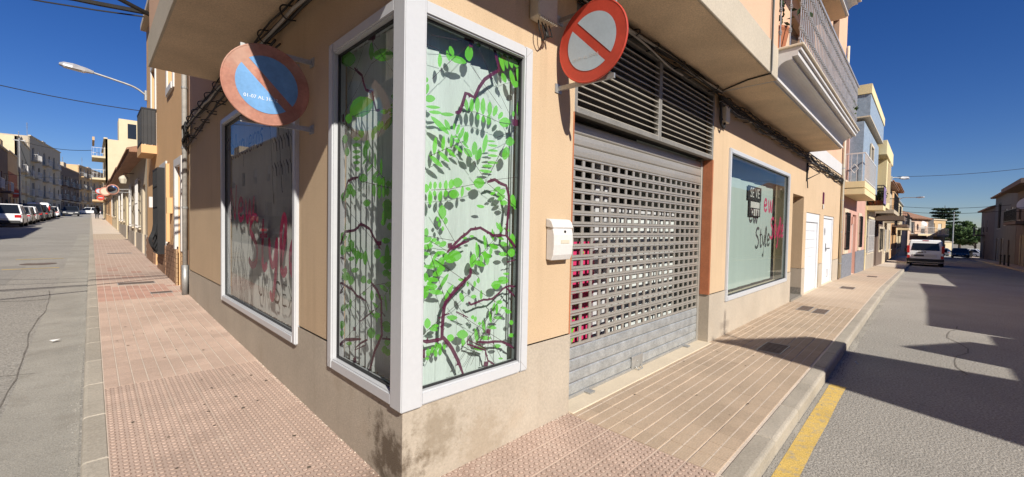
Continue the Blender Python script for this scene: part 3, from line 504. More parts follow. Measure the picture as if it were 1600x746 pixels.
LEAF_LEFT = [(0.346,2.676,-0.117,-0.032,-0.001,-0.042),(0.503,2.744,-0.036,-0.01,-0.001,-0.05),(0.867,2.79,-0.11,-0.029,-0.001,-0.055),(0.647,2.399,-0.146,0.011,-0.078,-0.075),(0.843,2.361,-0.051,-0.008,-0.001,-0.037),(0.323,2.314,-0.046,-0.008,-0.001,-0.016),(0.232,2.309,-0.044,-0.008,0.0,-0.014),(0.209,2.388,-0.025,-0.005,-0.001,-0.016),(0.208,2.333,-0.031,-0.006,-0.001,-0.013),(0.219,2.28,-0.037,-0.007,0.0,-0.013),(0.272,2.233,-0.033,-0.015,0.042,-0.03),(0.388,2.235,-0.027,-0.004,0.0,-0.03),(0.44,2.218,-0.028,-0.004,0.0,-0.027),(0.348,2.234,-0.02,-0.003,-0.001,-0.023),(0.475,2.189,-0.028,-0.004,0.0,-0.03),(0.584,2.091,-0.037,-0.004,-0.001,-0.042),(0.555,2.131,-0.034,-0.004,-0.001,-0.034),(0.644,2.222,-0.039,-0.006,0.0,-0.032),(0.715,2.196,-0.048,-0.006,0.0,-0.014),(0.714,2.151,-0.056,-0.007,0.0,-0.014),(0.714,2.106,-0.056,-0.006,-0.001,-0.014),(0.713,2.066,-0.056,-0.005,0.0,-0.014),(0.712,2.03,-0.048,-0.004,0.0,-0.012),(0.608,1.91,-0.054,-0.004,-0.001,-0.032),(0.906,2.222,-0.04,-0.006,-0.001,-0.034),(0.869,2.123,-0.035,-0.003,-0.001,-0.033),(0.451,1.823,-0.029,-0.002,-0.001,-0.038),(0.38,1.803,-0.027,-0.002,0.0,-0.034),(0.32,1.808,-0.027,-0.001,-0.001,-0.033),(0.382,1.878,-0.028,-0.002,-0.001,-0.03),(0.324,1.866,-0.027,-0.002,-0.001,-0.03),(0.434,1.889,-0.031,-0.002,0.0,-0.023),(0.265,1.854,-0.026,-0.001,-0.001,-0.022),(0.273,1.806,-0.025,-0.001,0.0,-0.026),(0.217,1.847,-0.025,-0.002,-0.001,-0.026),(0.921,1.798,-0.044,-0.002,0.0,-0.034),(0.869,1.824,-0.044,-0.002,-0.001,-0.038),(0.821,1.85,-0.05,-0.003,0.0,-0.041),(0.758,1.819,-0.033,-0.001,-0.001,-0.029),(0.699,1.979,-0.032,-0.003,0.0,-0.018),(0.794,1.448,-0.038,0.002,-0.001,-0.037),(0.934,1.5,-0.053,0.001,0.0,-0.035),(0.933,1.404,-0.054,0.003,-0.001,-0.039),(0.836,1.409,-0.043,0.002,0.0,-0.017),(0.689,1.38,-0.048,0.003,0.0,-0.032),(0.743,1.405,-0.033,0.001,-0.001,-0.026),(0.571,1.366,-0.037,0.003,0.0,-0.042),(0.629,1.375,-0.031,0.002,0.0,-0.025),(0.401,1.406,-0.042,0.003,-0.001,-0.033),(0.29,1.495,-0.045,0.001,0.0,-0.02),(0.278,1.723,-0.051,-0.001,0.0,-0.042),(0.245,1.666,-0.044,-0.004,0.014,-0.041),(0.31,1.65,-0.033,0.0,-0.001,-0.036),(0.326,1.609,-0.027,0.0,-0.001,-0.023),(0.243,1.585,-0.031,0.001,0.0,-0.025),(0.272,1.414,-0.032,0.002,-0.001,-0.049),(0.321,1.37,-0.04,0.002,0.0,-0.027),(0.233,1.376,-0.032,0.002,-0.001,-0.026),(0.261,1.333,-0.045,0.004,-0.001,-0.026),(0.286,1.29,-0.039,0.004,0.0,-0.023),(0.231,1.279,-0.038,0.003,-0.001,-0.026),(0.246,1.22,-0.045,0.005,-0.001,-0.019),(0.789,1.184,-0.042,0.005,0.0,-0.033),(0.876,1.207,-0.061,0.006,0.0,-0.034),(0.899,1.253,-0.035,0.003,0.0,-0.019),(0.595,1.212,-0.038,0.004,0.0,-0.029),(0.474,1.121,-0.029,0.003,-0.001,-0.031),(0.512,1.208,-0.029,0.003,0.0,-0.017),(0.917,0.967,-0.036,0.005,0.0,-0.027),(0.851,0.992,-0.026,0.004,0.0,-0.019),(0.795,1.019,-0.025,0.004,0.0,-0.03),(0.586,1.12,-0.023,0.003,0.0,-0.017),(0.4,0.999,-0.048,0.008,0.0,-0.02),(0.477,0.87,-0.051,0.01,-0.001,-0.038),(0.28,0.961,-0.046,0.008,0.0,-0.023),(0.253,0.933,-0.051,0.01,0.0,-0.023),(0.261,0.849,-0.032,0.007,0.0,-0.026),(0.293,0.793,-0.033,0.007,0.0,-0.027),(0.25,0.786,-0.038,0.009,0.0,-0.023),(0.38,0.858,-0.035,0.007,-0.001,-0.02),(0.816,0.723,-0.043,0.009,0.0,-0.015),(0.941,0.775,-0.036,0.007,0.0,-0.024),(0.942,0.842,-0.045,0.009,0.0,-0.031),(0.559,1.739,-0.045,-0.002,0.0,-0.025)]
# ================================================================ the corner building
ZP = .685                      # top of the plinth
ZS = 3.57                      # underside of the overhanging first floor
OV = .71                       # overhang
A_END, L_END = 17.15, 7.55
bld = thing('corner_building', 'peach rendered corner building with white corner shop window and overhanging first floor', 'building')
H_R = [(0, 1.04, .51, 2.92), (1.61, 4.86, -.1, 3.52), (5.53, 9.40, .53, 2.83), (9.86, 11.05, -.1, 2.46), (11.42, 13.36, -.1, 2.10), (13.95, 15.9, -.1, 2.10)]
H_L = [(0, 1.04, .51, 2.92), (1.77, 4.69, .54, 2.95)]
w = MB(); w.panel(PR, 0, A_END, ZP + .008, ZS, H_R, .24, False); w.panel(PL, 0, L_END, ZP + .008, ZS, H_L, .24, False)
w.build('wall', 'stucco_peach', bld, weld=True)
PRp = lambda u, w_, z: (u, w_ - .006, z); PLp = lambda u, w_, z: (w_ - .006, u, z)
w = MB(); w.panel(PRp, -.006, A_END, -.3, ZP, [(a - .006 if a == 0 else a, b, c, d) for a, b, c, d in H_R], .24, False); w.panel(PLp, -.006, L_END, -.3, ZP, [(a - .006 if a == 0 else a, b, c, d) for a, b, c, d in H_L], .24, False)
for P_, e_ in ((PRp, A_END), (PLp, L_END)): w.quad(P_(-.006, 0, ZP), P_(e_, 0, ZP), P_(e_, .02, ZP), P_(-.006 + .02, .02, ZP)) if False else None
w.build('plinth', 'plinth_render', bld, weld=True)
# first floor slab, upper walls
sl = MB()
OX = .745
sl.prism([(-OX, -OV), (5.04, -OV), (5.04, .25), (.25, .25), (.25, 5.05), (-OX, 5.05)], lambda p, t: (p[0], p[1], t), ZS, ZS + .40)
sl.build('floor_slab', ['slab_cream'], bld, bevel=.006)
m = MB(); e = .004
for x0, x1, y0, y1 in ((-OV + .02, 5.02, -OV + .02, -.004), (-OX + .02, -.004, 0, 5.03)): m.quad((x0, y0, ZS - e), (x1, y0, ZS - e), (x1, y1, ZS - e), (x0, y1, ZS - e))
m.build('soffit', 'soffit', bld)
m = MB(); o = OV - .012
m.panel(lambda u, w_, z: (u, -o + w_, z), -OX + .012, 5.04, ZS + .40, 10.2, [(1.2, 2.6, 4.9, 6.6)], .22, False); m.panel(lambda u, w_, z: (-OX + .012 + w_, u, z), -o, 5.05, ZS + .40, 10.2, [(1.5, 3.2, 4.9, 6.6)], .22, False)
m.panel(PR, 5.04, A_END, ZS + .40, 10.2, [(6.2, 7.6, 4.0, 6.2), (9.0, 10.4, 4.0, 6.2), (14.2, 15.4, 6.9, 8.3), (14.2, 15.4, 4.4, 5.6)], .22)
m.panel(PL, 5.05, L_END, ZS - .0, 8.6, [], .22)
m.quad((5.04, -o, ZS + .4), (5.04, 0, ZS + .4), (5.04, 0, 10.2), (5.04, -o, 10.2)); m.quad((-OX + .012, 5.05, ZS + .4), (0, 5.05, ZS + .4), (0, 5.05, 10.2), (-OX + .012, 5.05, 10.2))
m.build('upper_wall', 'upper_pink', bld)
m = MB(); m.quad((-OX, -o, 10.2), (A_END, -o, 10.2), (A_END, 7, 10.2), (-OX, 7, 10.2)); m.quad((A_END, 0, 0), (A_END, 7, 0), (A_END, 7, 10.2), (A_END, 0, 10.2)); m.quad((0, L_END, 0), (7, L_END, 0), (7, L_END, 8.6), (0, L_END, 8.6))
m.build('roof', 'soffit', bld)
m = MB()
m.box(-OX - .12, 5.04, -OV - .10, -OV + .1, 6.72, 7.0); m.box(-OX - .12, -OX + .1, -OV + .1, 4.6, 6.72, 7.0)
m.build('upper_band', 'slab_cream', bld, bevel=.006)
for hx in ((1.2, 2.6, 4.9, 6.6),): MB().box(hx[0], hx[1], -o + .14, -o + .16, hx[2], hx[3]).build('window_pane', 'window_dark', bld)
MB().box(-OX + .15, -OX + .17, 1.5, 3.2, 4.9, 6.6).build('window_pane', 'window_dark', bld)
for hx in ((6.2, 7.6, 4.0, 6.2), (9.0, 10.4, 4.0, 6.2), (14.2, 15.4, 6.9, 8.3), (14.2, 15.4, 4.4, 5.6)): MB().box(hx[0], hx[1], .13, .15, hx[2], hx[3]).build('window_pane', 'window_dark', bld)
m = MB(); m.box(11.27, A_END, -.014, -.001, ZS + .02, ZS + .40); m.build('white_band', 'white_paint', bld)
# interior: floor, ceiling, back walls
m = MB(); m.box(.26, 9.7, .26, 5.5, -.05, .0); m.build('shop_floor', 'interior', bld)
m = MB(); m.quad((.25, .25, 3.52), (9.7, .25, 3.52), (9.7, 5.5, 3.52), (.25, 5.5, 3.52)); m.quad((.25, 5.5, 0), (9.7, 5.5, 0), (9.7, 5.5, 3.52), (.25, 5.5, 3.52)); m.quad((9.7, .25, 0), (9.7, 5.5, 0), (9.7, 5.5, 3.52), (9.7, .25, 3.52))
m.build('shop_interior_wall', 'interior', bld)

# ---- windows: white frames with glass
def frame(P, u0, u1, z0, z1, fw, proud, deep, name, skip=(), bevel=.008):
    m = MB()
    def bar(a, b, c, d): 
        vs_ = [P(x, y, z) for z in (c, d) for (x, y) in ((a, -proud), (b, -proud), (b, deep), (a, deep))]
        m.add(vs_, [(0, 3, 2, 1), (4, 5, 6, 7), (0, 1, 5, 4), (1, 2, 6, 5), (2, 3, 7, 6), (3, 0, 4, 7)])
    # mitred look: uprights full height, rails between
    if 'l' not in skip: bar(u0, u0 + fw, z0, z1)
    if 'r' not in skip: bar(u1 - fw, u1, z0, z1)
    a = u0 + (0 if 'l' in skip else fw + .0006); b = u1 - (0 if 'r' in skip else fw + .0006)
    bar(a, b, z0, z0 + fw); bar(a, b, z1 - fw, z1)
    return m
# corner window
cw = MB(); c0 = .51; c1 = 2.92
m = frame(PR, .105, 1.05, c0, c1, .085, .03, .07, '', skip=('l',)); m2 = frame(PL, .095, 1.05, c0, c1, .08, .03, .07, '', skip=('l',))
m.add(m2.v, m2.f)
cwin = m.build('corner_window', 'white_pvc', bld, bevel=.010, bseg=2)
m = MB(); m.prism([(-.032, -.032), (.108, -.032), (.122, -.020), (.122, .03), (.07, .06), (.06, .07), (.03, .112), (-.020, .112), (-.032, .098)], lambda p, t: (p[0], p[1], t), c0 - .006, c1 + .006)
m.build('corner_post', 'white_pvc', cwin, bevel=.006, bseg=2)
m = MB()
for P, a in ((PR, .118), (PL, .108)):
    for u0, u1, z0, z1 in ((a, a + .012, c0 + .085, c1 - .085), (.953, .965, c0 + .085, c1 - .085), (a, .965, c0 + .085, c0 + .097), (a, .965, c1 - .097, c1 - .085)):
        m.add([P(x, y, z) for z in (z0, z1) for (x, y) in ((u0, .008), (u1, .008), (u1, .024), (u0, .024))], [(0, 3, 2, 1), (4, 5, 6, 7), (0, 1, 5, 4), (1, 2, 6, 5), (2, 3, 7, 6), (3, 0, 4, 7)])
m.build('gasket', 'dark_metal', cwin)
for P, a, gm in ((PR, .11, 'pane_glass'), (PL, .10, 'pane_glass_side')):
    m = MB(); m.quad(P(a, .028, c0 + .05), P(.98, .028, c0 + .05), P(.98, .028, c1 - .05), P(a, .028, c1 - .05)); (m.flip() if P is PL else m).build('pane', gm, cwin)
LEAFSHAPE = [(-1, 0), (-.72, .55), (-.2, .92), (.35, .85), (.78, .45), (1, 0), (.78, -.5), (.3, -.9), (-.25, -.88), (-.75, -.5)]
def decals(P, B, T, V):
    d = .0330
    for pts, w_ in B:
        m = MB()
        d += .00004; q = pts
        if len(pts) > 2:
            q = []
            for a, b in zip(pts[:-1], pts[1:]): q += [a, ((a[0] + b[0]) / 2 + random.uniform(-.006, .006), (a[1] + b[1]) / 2 + random.uniform(-.006, .006))]
            q.append(pts[-1])
        ribbon(m, q, w_ * 1.4, P, d)
        for a, b in zip(pts[:-1], pts[1:]):     # thorns
            if math.hypot(a[0] - b[0], a[1] - b[1]) > .06:
                l = math.hypot(b[0] - a[0], b[1] - a[1]); nx, nz = -(b[1] - a[1]) / l, (b[0] - a[0]) / l; s_ = random.choice((-1, 1)); t = random.uniform(.3, .7)
                cu, cz = a[0] + (b[0] - a[0]) * t, a[1] + (b[1] - a[1]) * t
                d += .00004; m.quad(P(cu - nz * .012, d, cz + nx * .012), P(cu + nz * .012, d, cz - nx * .012), P(cu + s_ * nx * w_ * 1.3, d, cz + s_ * nz * w_ * 1.3))
        m.build('branch_decal', 'branch_maroon', cwin)
    for pts in T: d += .00004; m = MB(); ribbon(m, pts, .0035, P, d, False); m.build('twig_decal', 'thin_maroon', cwin)
    for (u, z, au, az, bu, bz) in V:
        d += .00003; m = MB(); j = random.uniform(-.15, .15)
        long_a = math.hypot(au, az) > math.hypot(bu, bz)
        A, Bv = ((au, az), (bu, bz)) if long_a else ((bu, bz), (au, az)); A = (A[0] * 1.22, A[1] * 1.22); Bv = (Bv[0] * 1.12, Bv[1] * 1.12)
        m.add([P(u + A[0] * p + Bv[0] * (q + j * (1 - p * p)) * .95, d, z + A[1] * p + Bv[1] * (q + j * (1 - p * p)) * .95) for p, q in LEAFSHAPE], [tuple(range(10))])
        m.build('leaf_decal', 'leaf_green', cwin)
def sprig(a, b, n, l):
    out = []; dx, dz = b[0] - a[0], b[1] - a[1]; L_ = math.hypot(dx, dz); tx, tz = dx / L_, dz / L_
    for i in range(n):
        t = (i + .5) / n; s = 1 if i % 2 else -1; ang = math.radians(58) * s; vx, vz = tx * math.cos(ang) - tz * math.sin(ang), tx * math.sin(ang) + tz * math.cos(ang); k = l * (1.1 - .5 * t)
        out.append((a[0] + dx * t + vx * k, a[1] + dz * t + vz * k, vx * k, vz * k, -vz * k * .34, vx * k * .34))
    return out
for st in (((.18, 2.02), (.46, 2.16)), ((.54, 1.34), (.86, 1.60)), ((.33, 1.10), (.18, 1.48)), ((.56, .74), (.84, 1.02))):
    LEAF_RIGHT += sprig(*st, 9, .048); THIN_RIGHT.append(list(st))
for st in (((.30, 1.88), (.62, 2.08)), ((.66, 1.26), (.92, 1.56)), ((.22, 1.22), (.46, .98))):
    LEAF_LEFT += sprig(*st, 8, .05); THIN_LEFT.append(list(st))
decals(PR, BRANCH_RIGHT, THIN_RIGHT, LEAF_RIGHT)
decals(PL, BRANCH_LEFT, THIN_LEFT, LEAF_LEFT)
# blinds inside
def blind(P, u0, u1, z0, z1, depth, sw, label, matn, tilt=.0, name='vertical_blind', gap=.004, sgn=1):
    t = thing(name, label, 'blind', P((u0 + u1) / 2, depth, z0))
    n = max(1, round((u1 - u0) / sw)); s_ = (u1 - u0) / n
    for i in range(n):
        a, b = u0 + i * s_ + gap / 2, u0 + (i + 1) * s_ - gap / 2; jt = random.uniform(-.006, .006)
        m = MB(); m.quad(P(a, depth + tilt + jt, z0), P(b, depth - tilt + jt, z0), P(b, depth - tilt - jt * .5, z1), P(a, depth + tilt - jt * .5, z1)); m.build('blind_slat', matn, t)
    m = MB(); vs_ = [P(u, y, z) for z in (z1, z1 + .04) for (u, y) in ((u0, depth - .02), (u1, depth - .02), (u1, depth + .02), (u0, depth + .02))]
    m.add(vs_, [(0, 3, 2, 1), (4, 5, 6, 7), (0, 1, 5, 4), (1, 2, 6, 5), (2, 3, 7, 6), (3, 0, 4, 7)]); m.build('head_rail', 'white_pvc', t)
blind(PR, .14, 1.02, .56, 2.88, .135, .088, 'pale vertical blind behind the right pane of the corner window', 'blind_white', .004)
blind(PL, .16, 1.02, .56, 2.88, .135, .088, 'pale vertical blind behind the left pane of the corner window', 'blind_white', .036)
m = MB(); m.box(.955, .965, .085, .095, .75, 2.85); tag(m.build('blind_chain', 'white_pvc'), 'white chain tube of the blind at the right edge of the corner window', 'blind chain')

m = MB()      # mitre joints of the frame corners
for P, lo in ((PR, None), (PL, None)):
    for (a, b) in (((1.05, c0), (.967, c0 + .085)), ((1.05, c1), (.967, c1 - .085))): ribbon(m, [a, b], .0022, P, -.0308, False)
m.build('mitre_joint', 'cable_grey', cwin)
# left shop window
m = frame(PL, 1.75, 4.71, .52, 2.97, .075, .035, .06, ''); lwin = m.build('shop_window', 'white_pvc', bld, bevel=.010, bseg=2)
m = MB(); m.quad(*[PL(u, .02, z) for u, z in ((1.80, .57), (4.66, .57), (4.66, 2.92), (1.80, 2.92))]); m.flip().build('pane', 'pane_glass_dark', lwin)
m = MB()
for u0, u1, z0, z1 in ((1.825, 1.84, .595, 2.895), (4.62, 4.635, .595, 2.895), (1.825, 4.635, .595, .61), (1.825, 4.635, 2.88, 2.895)):
    m.add([PL(x, y, z) for z in (z0, z1) for (x, y) in ((u0, .003), (u1, .003), (u1, .017), (u0, .017))], [(0, 3, 2, 1), (4, 5, 6, 7), (0, 1, 5, 4), (1, 2, 6, 5), (2, 3, 7, 6), (3, 0, 4, 7)])
m.build('gasket', 'dark_metal', lwin)
m = MB(); brush(m, 'Peluqueros', 4.60, 2.40, .30, .022, PL, .026, -1, .08, .02, 1.05); m.build('lettering', 'letter_blue', lwin)
m = MB(); brush(m, 'New', 4.45, 1.62, .42, .07, PL, .026, -1, .16, .0, 1.3); m.build('lettering', 'magenta', lwin)
m = MB(); brush(m, 'Style', 3.52, 1.10, .56, .085, PL, .026, -1, .10, .0, 1.15); m.build('lettering', 'magenta', lwin)
m = MB(); brush(m, 'UNISEX', 3.10, .80, .21, .026, PL, .026, -1, .16, -.02, 1.45); m.build('lettering', 'letter_dark', lwin)
m = MB(); d = .027
for k in range(26):       # grass strokes low on the far side of the pane
    u = random.uniform(3.3, 4.6); h = random.uniform(.3, .95); d += .0001
    ribbon(m, smooth_poly([(u, .6), (u + random.uniform(-.05, .05), .6 + h * .5), (u + random.uniform(-.18, .18), .6 + h)]), .012, PL, d)
for k in range(7):
    u = 2.05 + k * .09; d += .0001; pts = smooth_poly([(u + .25, 2.9), (u + .1, 2.5), (u + .03 * math.sin(k), 2.1 - .05 * k), (u - .02, 1.9)]) 
    if k % 3 == 0: ribbon(m, pts, .014, PL, d)
    for z in (2.7, 2.45, 2.2): ribbon(m, [(u + .06, z), (u, z - .06), (u - .02, z - .14)], .03 if k % 2 else .012, PL, d + .00005)
kind(m.build('branch_decal', 'letter_dark', lwin), 'stuff')
blind(PL, 1.86, 4.62, .58, 2.9, .12, .085, 'vertical slatted blind behind the left shop window', 'blind_cream', .036, gap=.002)

# right shop window
m = frame(PR, 5.50, 9.43, .51, 2.85, .075, .03, .06, ''); rwin = m.build('shop_window', 'white_pvc', bld, bevel=.010, bseg=2)
m = MB(); m.quad(*[PR(u, .02, z) for u, z in ((5.56, .57), (9.37, .57), (9.37, 2.79), (5.56, 2.79))]); m.build('pane', 'pane_glass', rwin)
m = MB()
for u0, u1, z0, z1 in ((5.575, 5.59, .585, 2.775), (9.34, 9.355, .585, 2.775), (5.575, 9.355, .585, .60), (5.575, 9.355, 2.76, 2.775)): m.box(u0, u1, .003, .017, z0, z1)
m.build('gasket', 'dark_metal', rwin)
m = MB(); brush(m, 'ew', 7.62, 1.98, .36, .06, PR, .026, 1, .20, .03, 1.25); m.build('lettering', 'magenta', rwin)
m = MB(); brush(m, 'Style', 8.12, 1.46, .40, .06, PR, .026, 1, .09, .03, 1.02); m.build('lettering', 'magenta', rwin)
blind(PR, 5.40, 9.68, .55, 2.9, .30, .86, 'pale green panel blind behind the right shop window', 'blind_green', .008, 'panel_blind', .02)
sg = thing('for_sale_sign', 'black and white for sale sign hung behind the right shop window', 'sign', (7.95, .27, 1.9))
MB().box(7.50, 8.40, .27, .276, 2.20, 2.47).build('board', 'letter_dark', sg); MB().box(7.60, 8.36, .27, .276, 1.88, 2.195).build('number_panel', 'letter_dark', sg)
for body, size, z, x in (('SE VE', .27, 2.335, 7.95),):
    me = text_mesh(body, size, 'lettering'); me.transform(Matrix.Translation((x, .2665, z)) @ Matrix.Rotation(math.pi / 2, 4, 'X')); me.materials.append(M['white_paint']); link('lettering', me, sg)
MB().box(7.68, 8.28, .264, .2685, 2.05, 2.17).build('blank_label', 'white_paint', sg); MB().box(7.72, 8.28, .264, .2685, 1.90, 2.03).build('blank_label', 'white_paint', sg)

# ---- roller shutter bay
sh = MB(); sh.box(1.612, 1.665, .03, .09, -.02, 2.60); sh.box(4.805, 4.858, .03, .09, -.02, 2.60)
shut = sh.build('roller_shutter', 'shutter_steel', bld, bevel=.004)
HP, X0, X1, NH = .1035, 1.66, 4.81, 20
def slat_mesh():
    m = MB(); pw = (X1 - X0) / NH
    hs = [(X0 + i * pw + pw * .16, X0 + (i + 1) * pw - pw * .10, HP * .27, HP * .82) for i in range(NH)]
    m.panel(lambda u, w_, z: (u, .050 + w_, z), X0, X1, .004, HP - .003, hs, .012)
    m.prism([(.040, HP - .016), (.050, HP - .022), (.050, HP - .001), (.043, HP - .003)], lambda p, t: (t, p[0], p[1]), X0, X1)
    m.prism([(.046, .004), (.050, .002), (.050, .018), (.046, .014)], lambda p, t: (t, p[0], p[1]), X0, X1)
    return m.mesh('slat', 'shutter_steel')
def solid_slat(h, mm):
    m = MB(); m.prism([(.052, .002), (.044, .012), (.041, h * .5), (.044, h - .014), (.050, h - .004), (.060, h - .004), (.060, .002)], lambda p, t: (t, p[0], p[1]), X0, X1)
    return m.mesh('slat', mm)
pm = slat_mesh(); zb = .49
for i in range(17):
    o_ = link('slat', pm, shut); o_.location = (0, random.uniform(-.0025, .0025), zb + i * HP); o_.rotation_euler = (random.uniform(-.002, .002), random.uniform(-.0006, .0006), 0)
s1 = solid_slat(.105, 'shutter_steel'); s2 = solid_slat(.112, 'shutter_galv')
for i in range(3): link('slat', s1, shut).location.z = zb + 17 * HP + i * .105
for i in range(4): link('slat', s2, shut).location.z = .04 + i * .112
m = MB(); m.box(X0, X1, .038, .07, .0, .042); m.build('bottom_bar', 'galv', shut, bevel=.004)
m = MB(); m.box(2.95, 3.20, .026, .04, .03, .17); m.lathe((3.07, .026, .1), (0, -1, 0), [(0, .014), (.006, .012)], 10); m.build('lock_plate', 'galv', shut, bevel=.003)
m = MB()
for x in (2.05, 4.35): m.box(x, x + .09, -.03, .04, .012, .028)
m.tube([(3.02, .02, .05), (3.03, -.015, .02), (3.12, -.015, .02), (3.14, .02, .05)], .006, 6); m.build('hasp', 'galv', shut)
m = MB(); m.box(1.61, 4.87, -.055, .22, -.05, .012); shut.location.y = .10; m.build('threshold', 'stone_cream', bld, bevel=.004)
# louvre grille over the shutter
m = MB(); zl0, zl1 = 2.585, 3.50
for a, b in ((1.61, 1.655), (3.17, 3.245), (4.815, 4.86)): m.box(a, b, .0, .06, zl0, zl1)
m.box(1.655, 3.17, .0, .06, zl0, zl0 + .05); m.box(3.245, 4.815, .0, .06, zl0, zl0 + .05); m.box(1.655, 3.17, .0, .06, zl1 - .04, zl1); m.box(3.245, 4.815, .0, .06, zl1 - .04, zl1)
lou = m.build('vent_grille', 'grille_frame', bld, bevel=.003)
for a, b in ((1.655, 3.17), (3.245, 4.815)):
    bm_ = MB(); bm_.prism([(.004, -.004), (.006, -.012), (.060, .010), (.060, .016)], lambda p, t: (t, p[0], p[1]), a, b); me = bm_.mesh('louver_blade', 'louver_alu')
    for i in range(13): link('louver_blade', me, lou).location.z = zl0 + .062 + i * .0615
m = MB(); m.box(1.61, 4.86, .10, .24, 2.62, 3.52); m.build('louver_shade_box', 'interior_dark', bld)  # near-black box stands in for the shade behind the louvres
m = MB(); m.box(1.595, 1.609, -.004, .12, ZP, 2.58); m.box(4.861, 4.875, -.004, .12, ZP, 2.58); m.box(4.845, 4.859, .0, .125, ZP, 2.58); m.build('opening_trim', 'terracotta', bld)
# shop front behind the shutter
m = MB()
for a in (2.60, 2.78, 5.30, 5.60): m.box(a, a + .07, .42, .48, .0, 2.5)
m.box(1.65, 2.6, .42, .48, 0, .12); m.box(2.85, 5.3, .42, .48, 0, .12)
sf = m.build('inner_shop_front', 'white_pvc', bld, bevel=.004)
m = MB(); m.quad((1.75, .5, .1), (2.62, .5, .1), (2.62, .5, 1.45), (1.75, .5, 1.45)); m.build('panel', 'magenta', sf)
m = MB()
for k in range(9): ribbon(m, [(2.25 + .03 * k, .2 + .14 * k), (2.33 + .02 * k, .30 + .13 * k)], .06, PR, .495 - .0004 * k)
m.build('leaf_decal', 'leaf_green', sf)
blind(PR, 2.86, 5.28, .12, 1.80, .56, .16, 'pale vertical blind seen through the roller shutter', 'blind_white', .004)
m = MB(); m.box(1.3, 4.9, 1.2, 1.25, 0, 3.5); m.build('dark_partition', 'interior_dark', bld)  # partition added and painted near-black to keep the shop dark

# ---- doorway recess, garage door, plain door
m = MB(); x0, x1, zt = 9.86, 11.05, 2.46
m.quad((x0, .24, ZP), (x0, 1.1, ZP), (x0, 1.1, zt), (x0, .24, zt)); m.quad((x1, .24, ZP), (x1, 1.1, ZP), (x1, 1.1, zt), (x1, .24, zt)); m.quad((x0, .24, zt), (x1, .24, zt), (x1, 1.1, zt), (x0, 1.1, zt))
m.build('recess_wall', 'stucco_peach', bld)
m = MB(); m.quad((x0, .23, -.1), (x0, 1.1, -.1), (x0, 1.1, ZP), (x0, .23, ZP)); m.quad((x1 - .002, -.0, .22), (x1 - .002, 1.1, .22), (x1 - .002, 1.1, ZP), (x1 - .002, -.0, ZP)); m.build('recess_plinth', 'plinth_render', bld)
m = MB(); m.quad((x1 - .004, -.004, -.1), (x1 - .004, 1.1, -.1), (x1 - .004, 1.1, .22), (x1 - .004, -.004, .22)); m.box(x0, x1, -.03, 1.1, -.1, .05); m.build('recess_step', 'granite', bld)
m = MB(); m.box(x0 + .06, x1 - .06, 1.02, 1.07, .05, 2.3)
d_ = m.build('entrance_door', 'bark', bld)
m = MB(); m.box(x0, x0 + .06, 1.0, 1.1, .05, 2.4); m.box(x1 - .06, x1, 1.0, 1.1, .05, 2.4); m.box(x0 + .06, x1 - .06, 1.0, 1.1, 2.3, 2.4); m.build('door_frame', 'bark', d_)
m = MB(); m.tube([(x0 + .16, 1.0, 1.0), (x0 + .16, .96, 1.0), (x0 + .16, .96, 1.25), (x0 + .16, 1.0, 1.25)], .012); m.build('door_handle', 'rail_steel', d_)
m = MB(); m.box(11.42, 11.50, .02, .10, 0, 2.1); m.box(13.20, 13.36, .02, .10, 0, 2.1); m.box(11.50, 13.20, .02, .10, 1.86, 2.1)
gd = m.build('garage_door', 'door_white', bld, bevel=.004)
for i in range(8):
    m = MB(); m.box(11.51, 13.19, .05, .08, .01 + i * .231, .01 + i * .231 + .226); m.build('door_panel', 'door_white', gd, bevel=.006)
m = MB(); m.box(13.95, 14.03, .02, .10, 0, 2.1); m.box(15.82, 15.9, .02, .10, 0, 2.1); m.box(14.03, 15.82, .02, .10, 2.02, 2.1)
pd = m.build('plain_door', 'door_white', bld, bevel=.004)
m = MB(); m.box(14.04, 15.81, .05, .08, .01, 2.01); m.build('door_leaf', 'door_white', pd, bevel=.004)
m = MB(); m.lathe((14.55, .05, 1.62), (0, -1, 0), [(0, .12), (.006, .10)], 14); m.build('door_oval', 'rail_steel', pd)
m = MB(); m.tube([(14.8, .05, 1.10), (14.8, -.02, 1.10), (15.05, -.02, 1.10)], .014); m.box(14.76, 14.84, .044, .052, 1.0, 1.25); m.build('door_handle', 'dark_metal', pd)
m = MB()
for a, b, c, d in ((15.1, 15.35, .18, .20), (15.1, 15.35, .40, .42), (15.33, 15.35, .2, .4), (15.1, 15.12, .2, .4)): m.box(a, b, .042, .052, c, d)
m.build('cat_flap', 'rail_steel', pd)
m = MB(); m.box(11.4, 13.4, -.01, .25, -.1, .012); m.box(13.93, 15.92, -.01, .25, -.1, .012); m.build('door_sill', 'stone_cream', bld)
m = MB(); m.box(11.4, 13.4, .12, .16, 0, 2.2); m.box(13.9, 15.95, .12, .16, 0, 2.2); m.build('door_backing', 'interior_dark', bld)

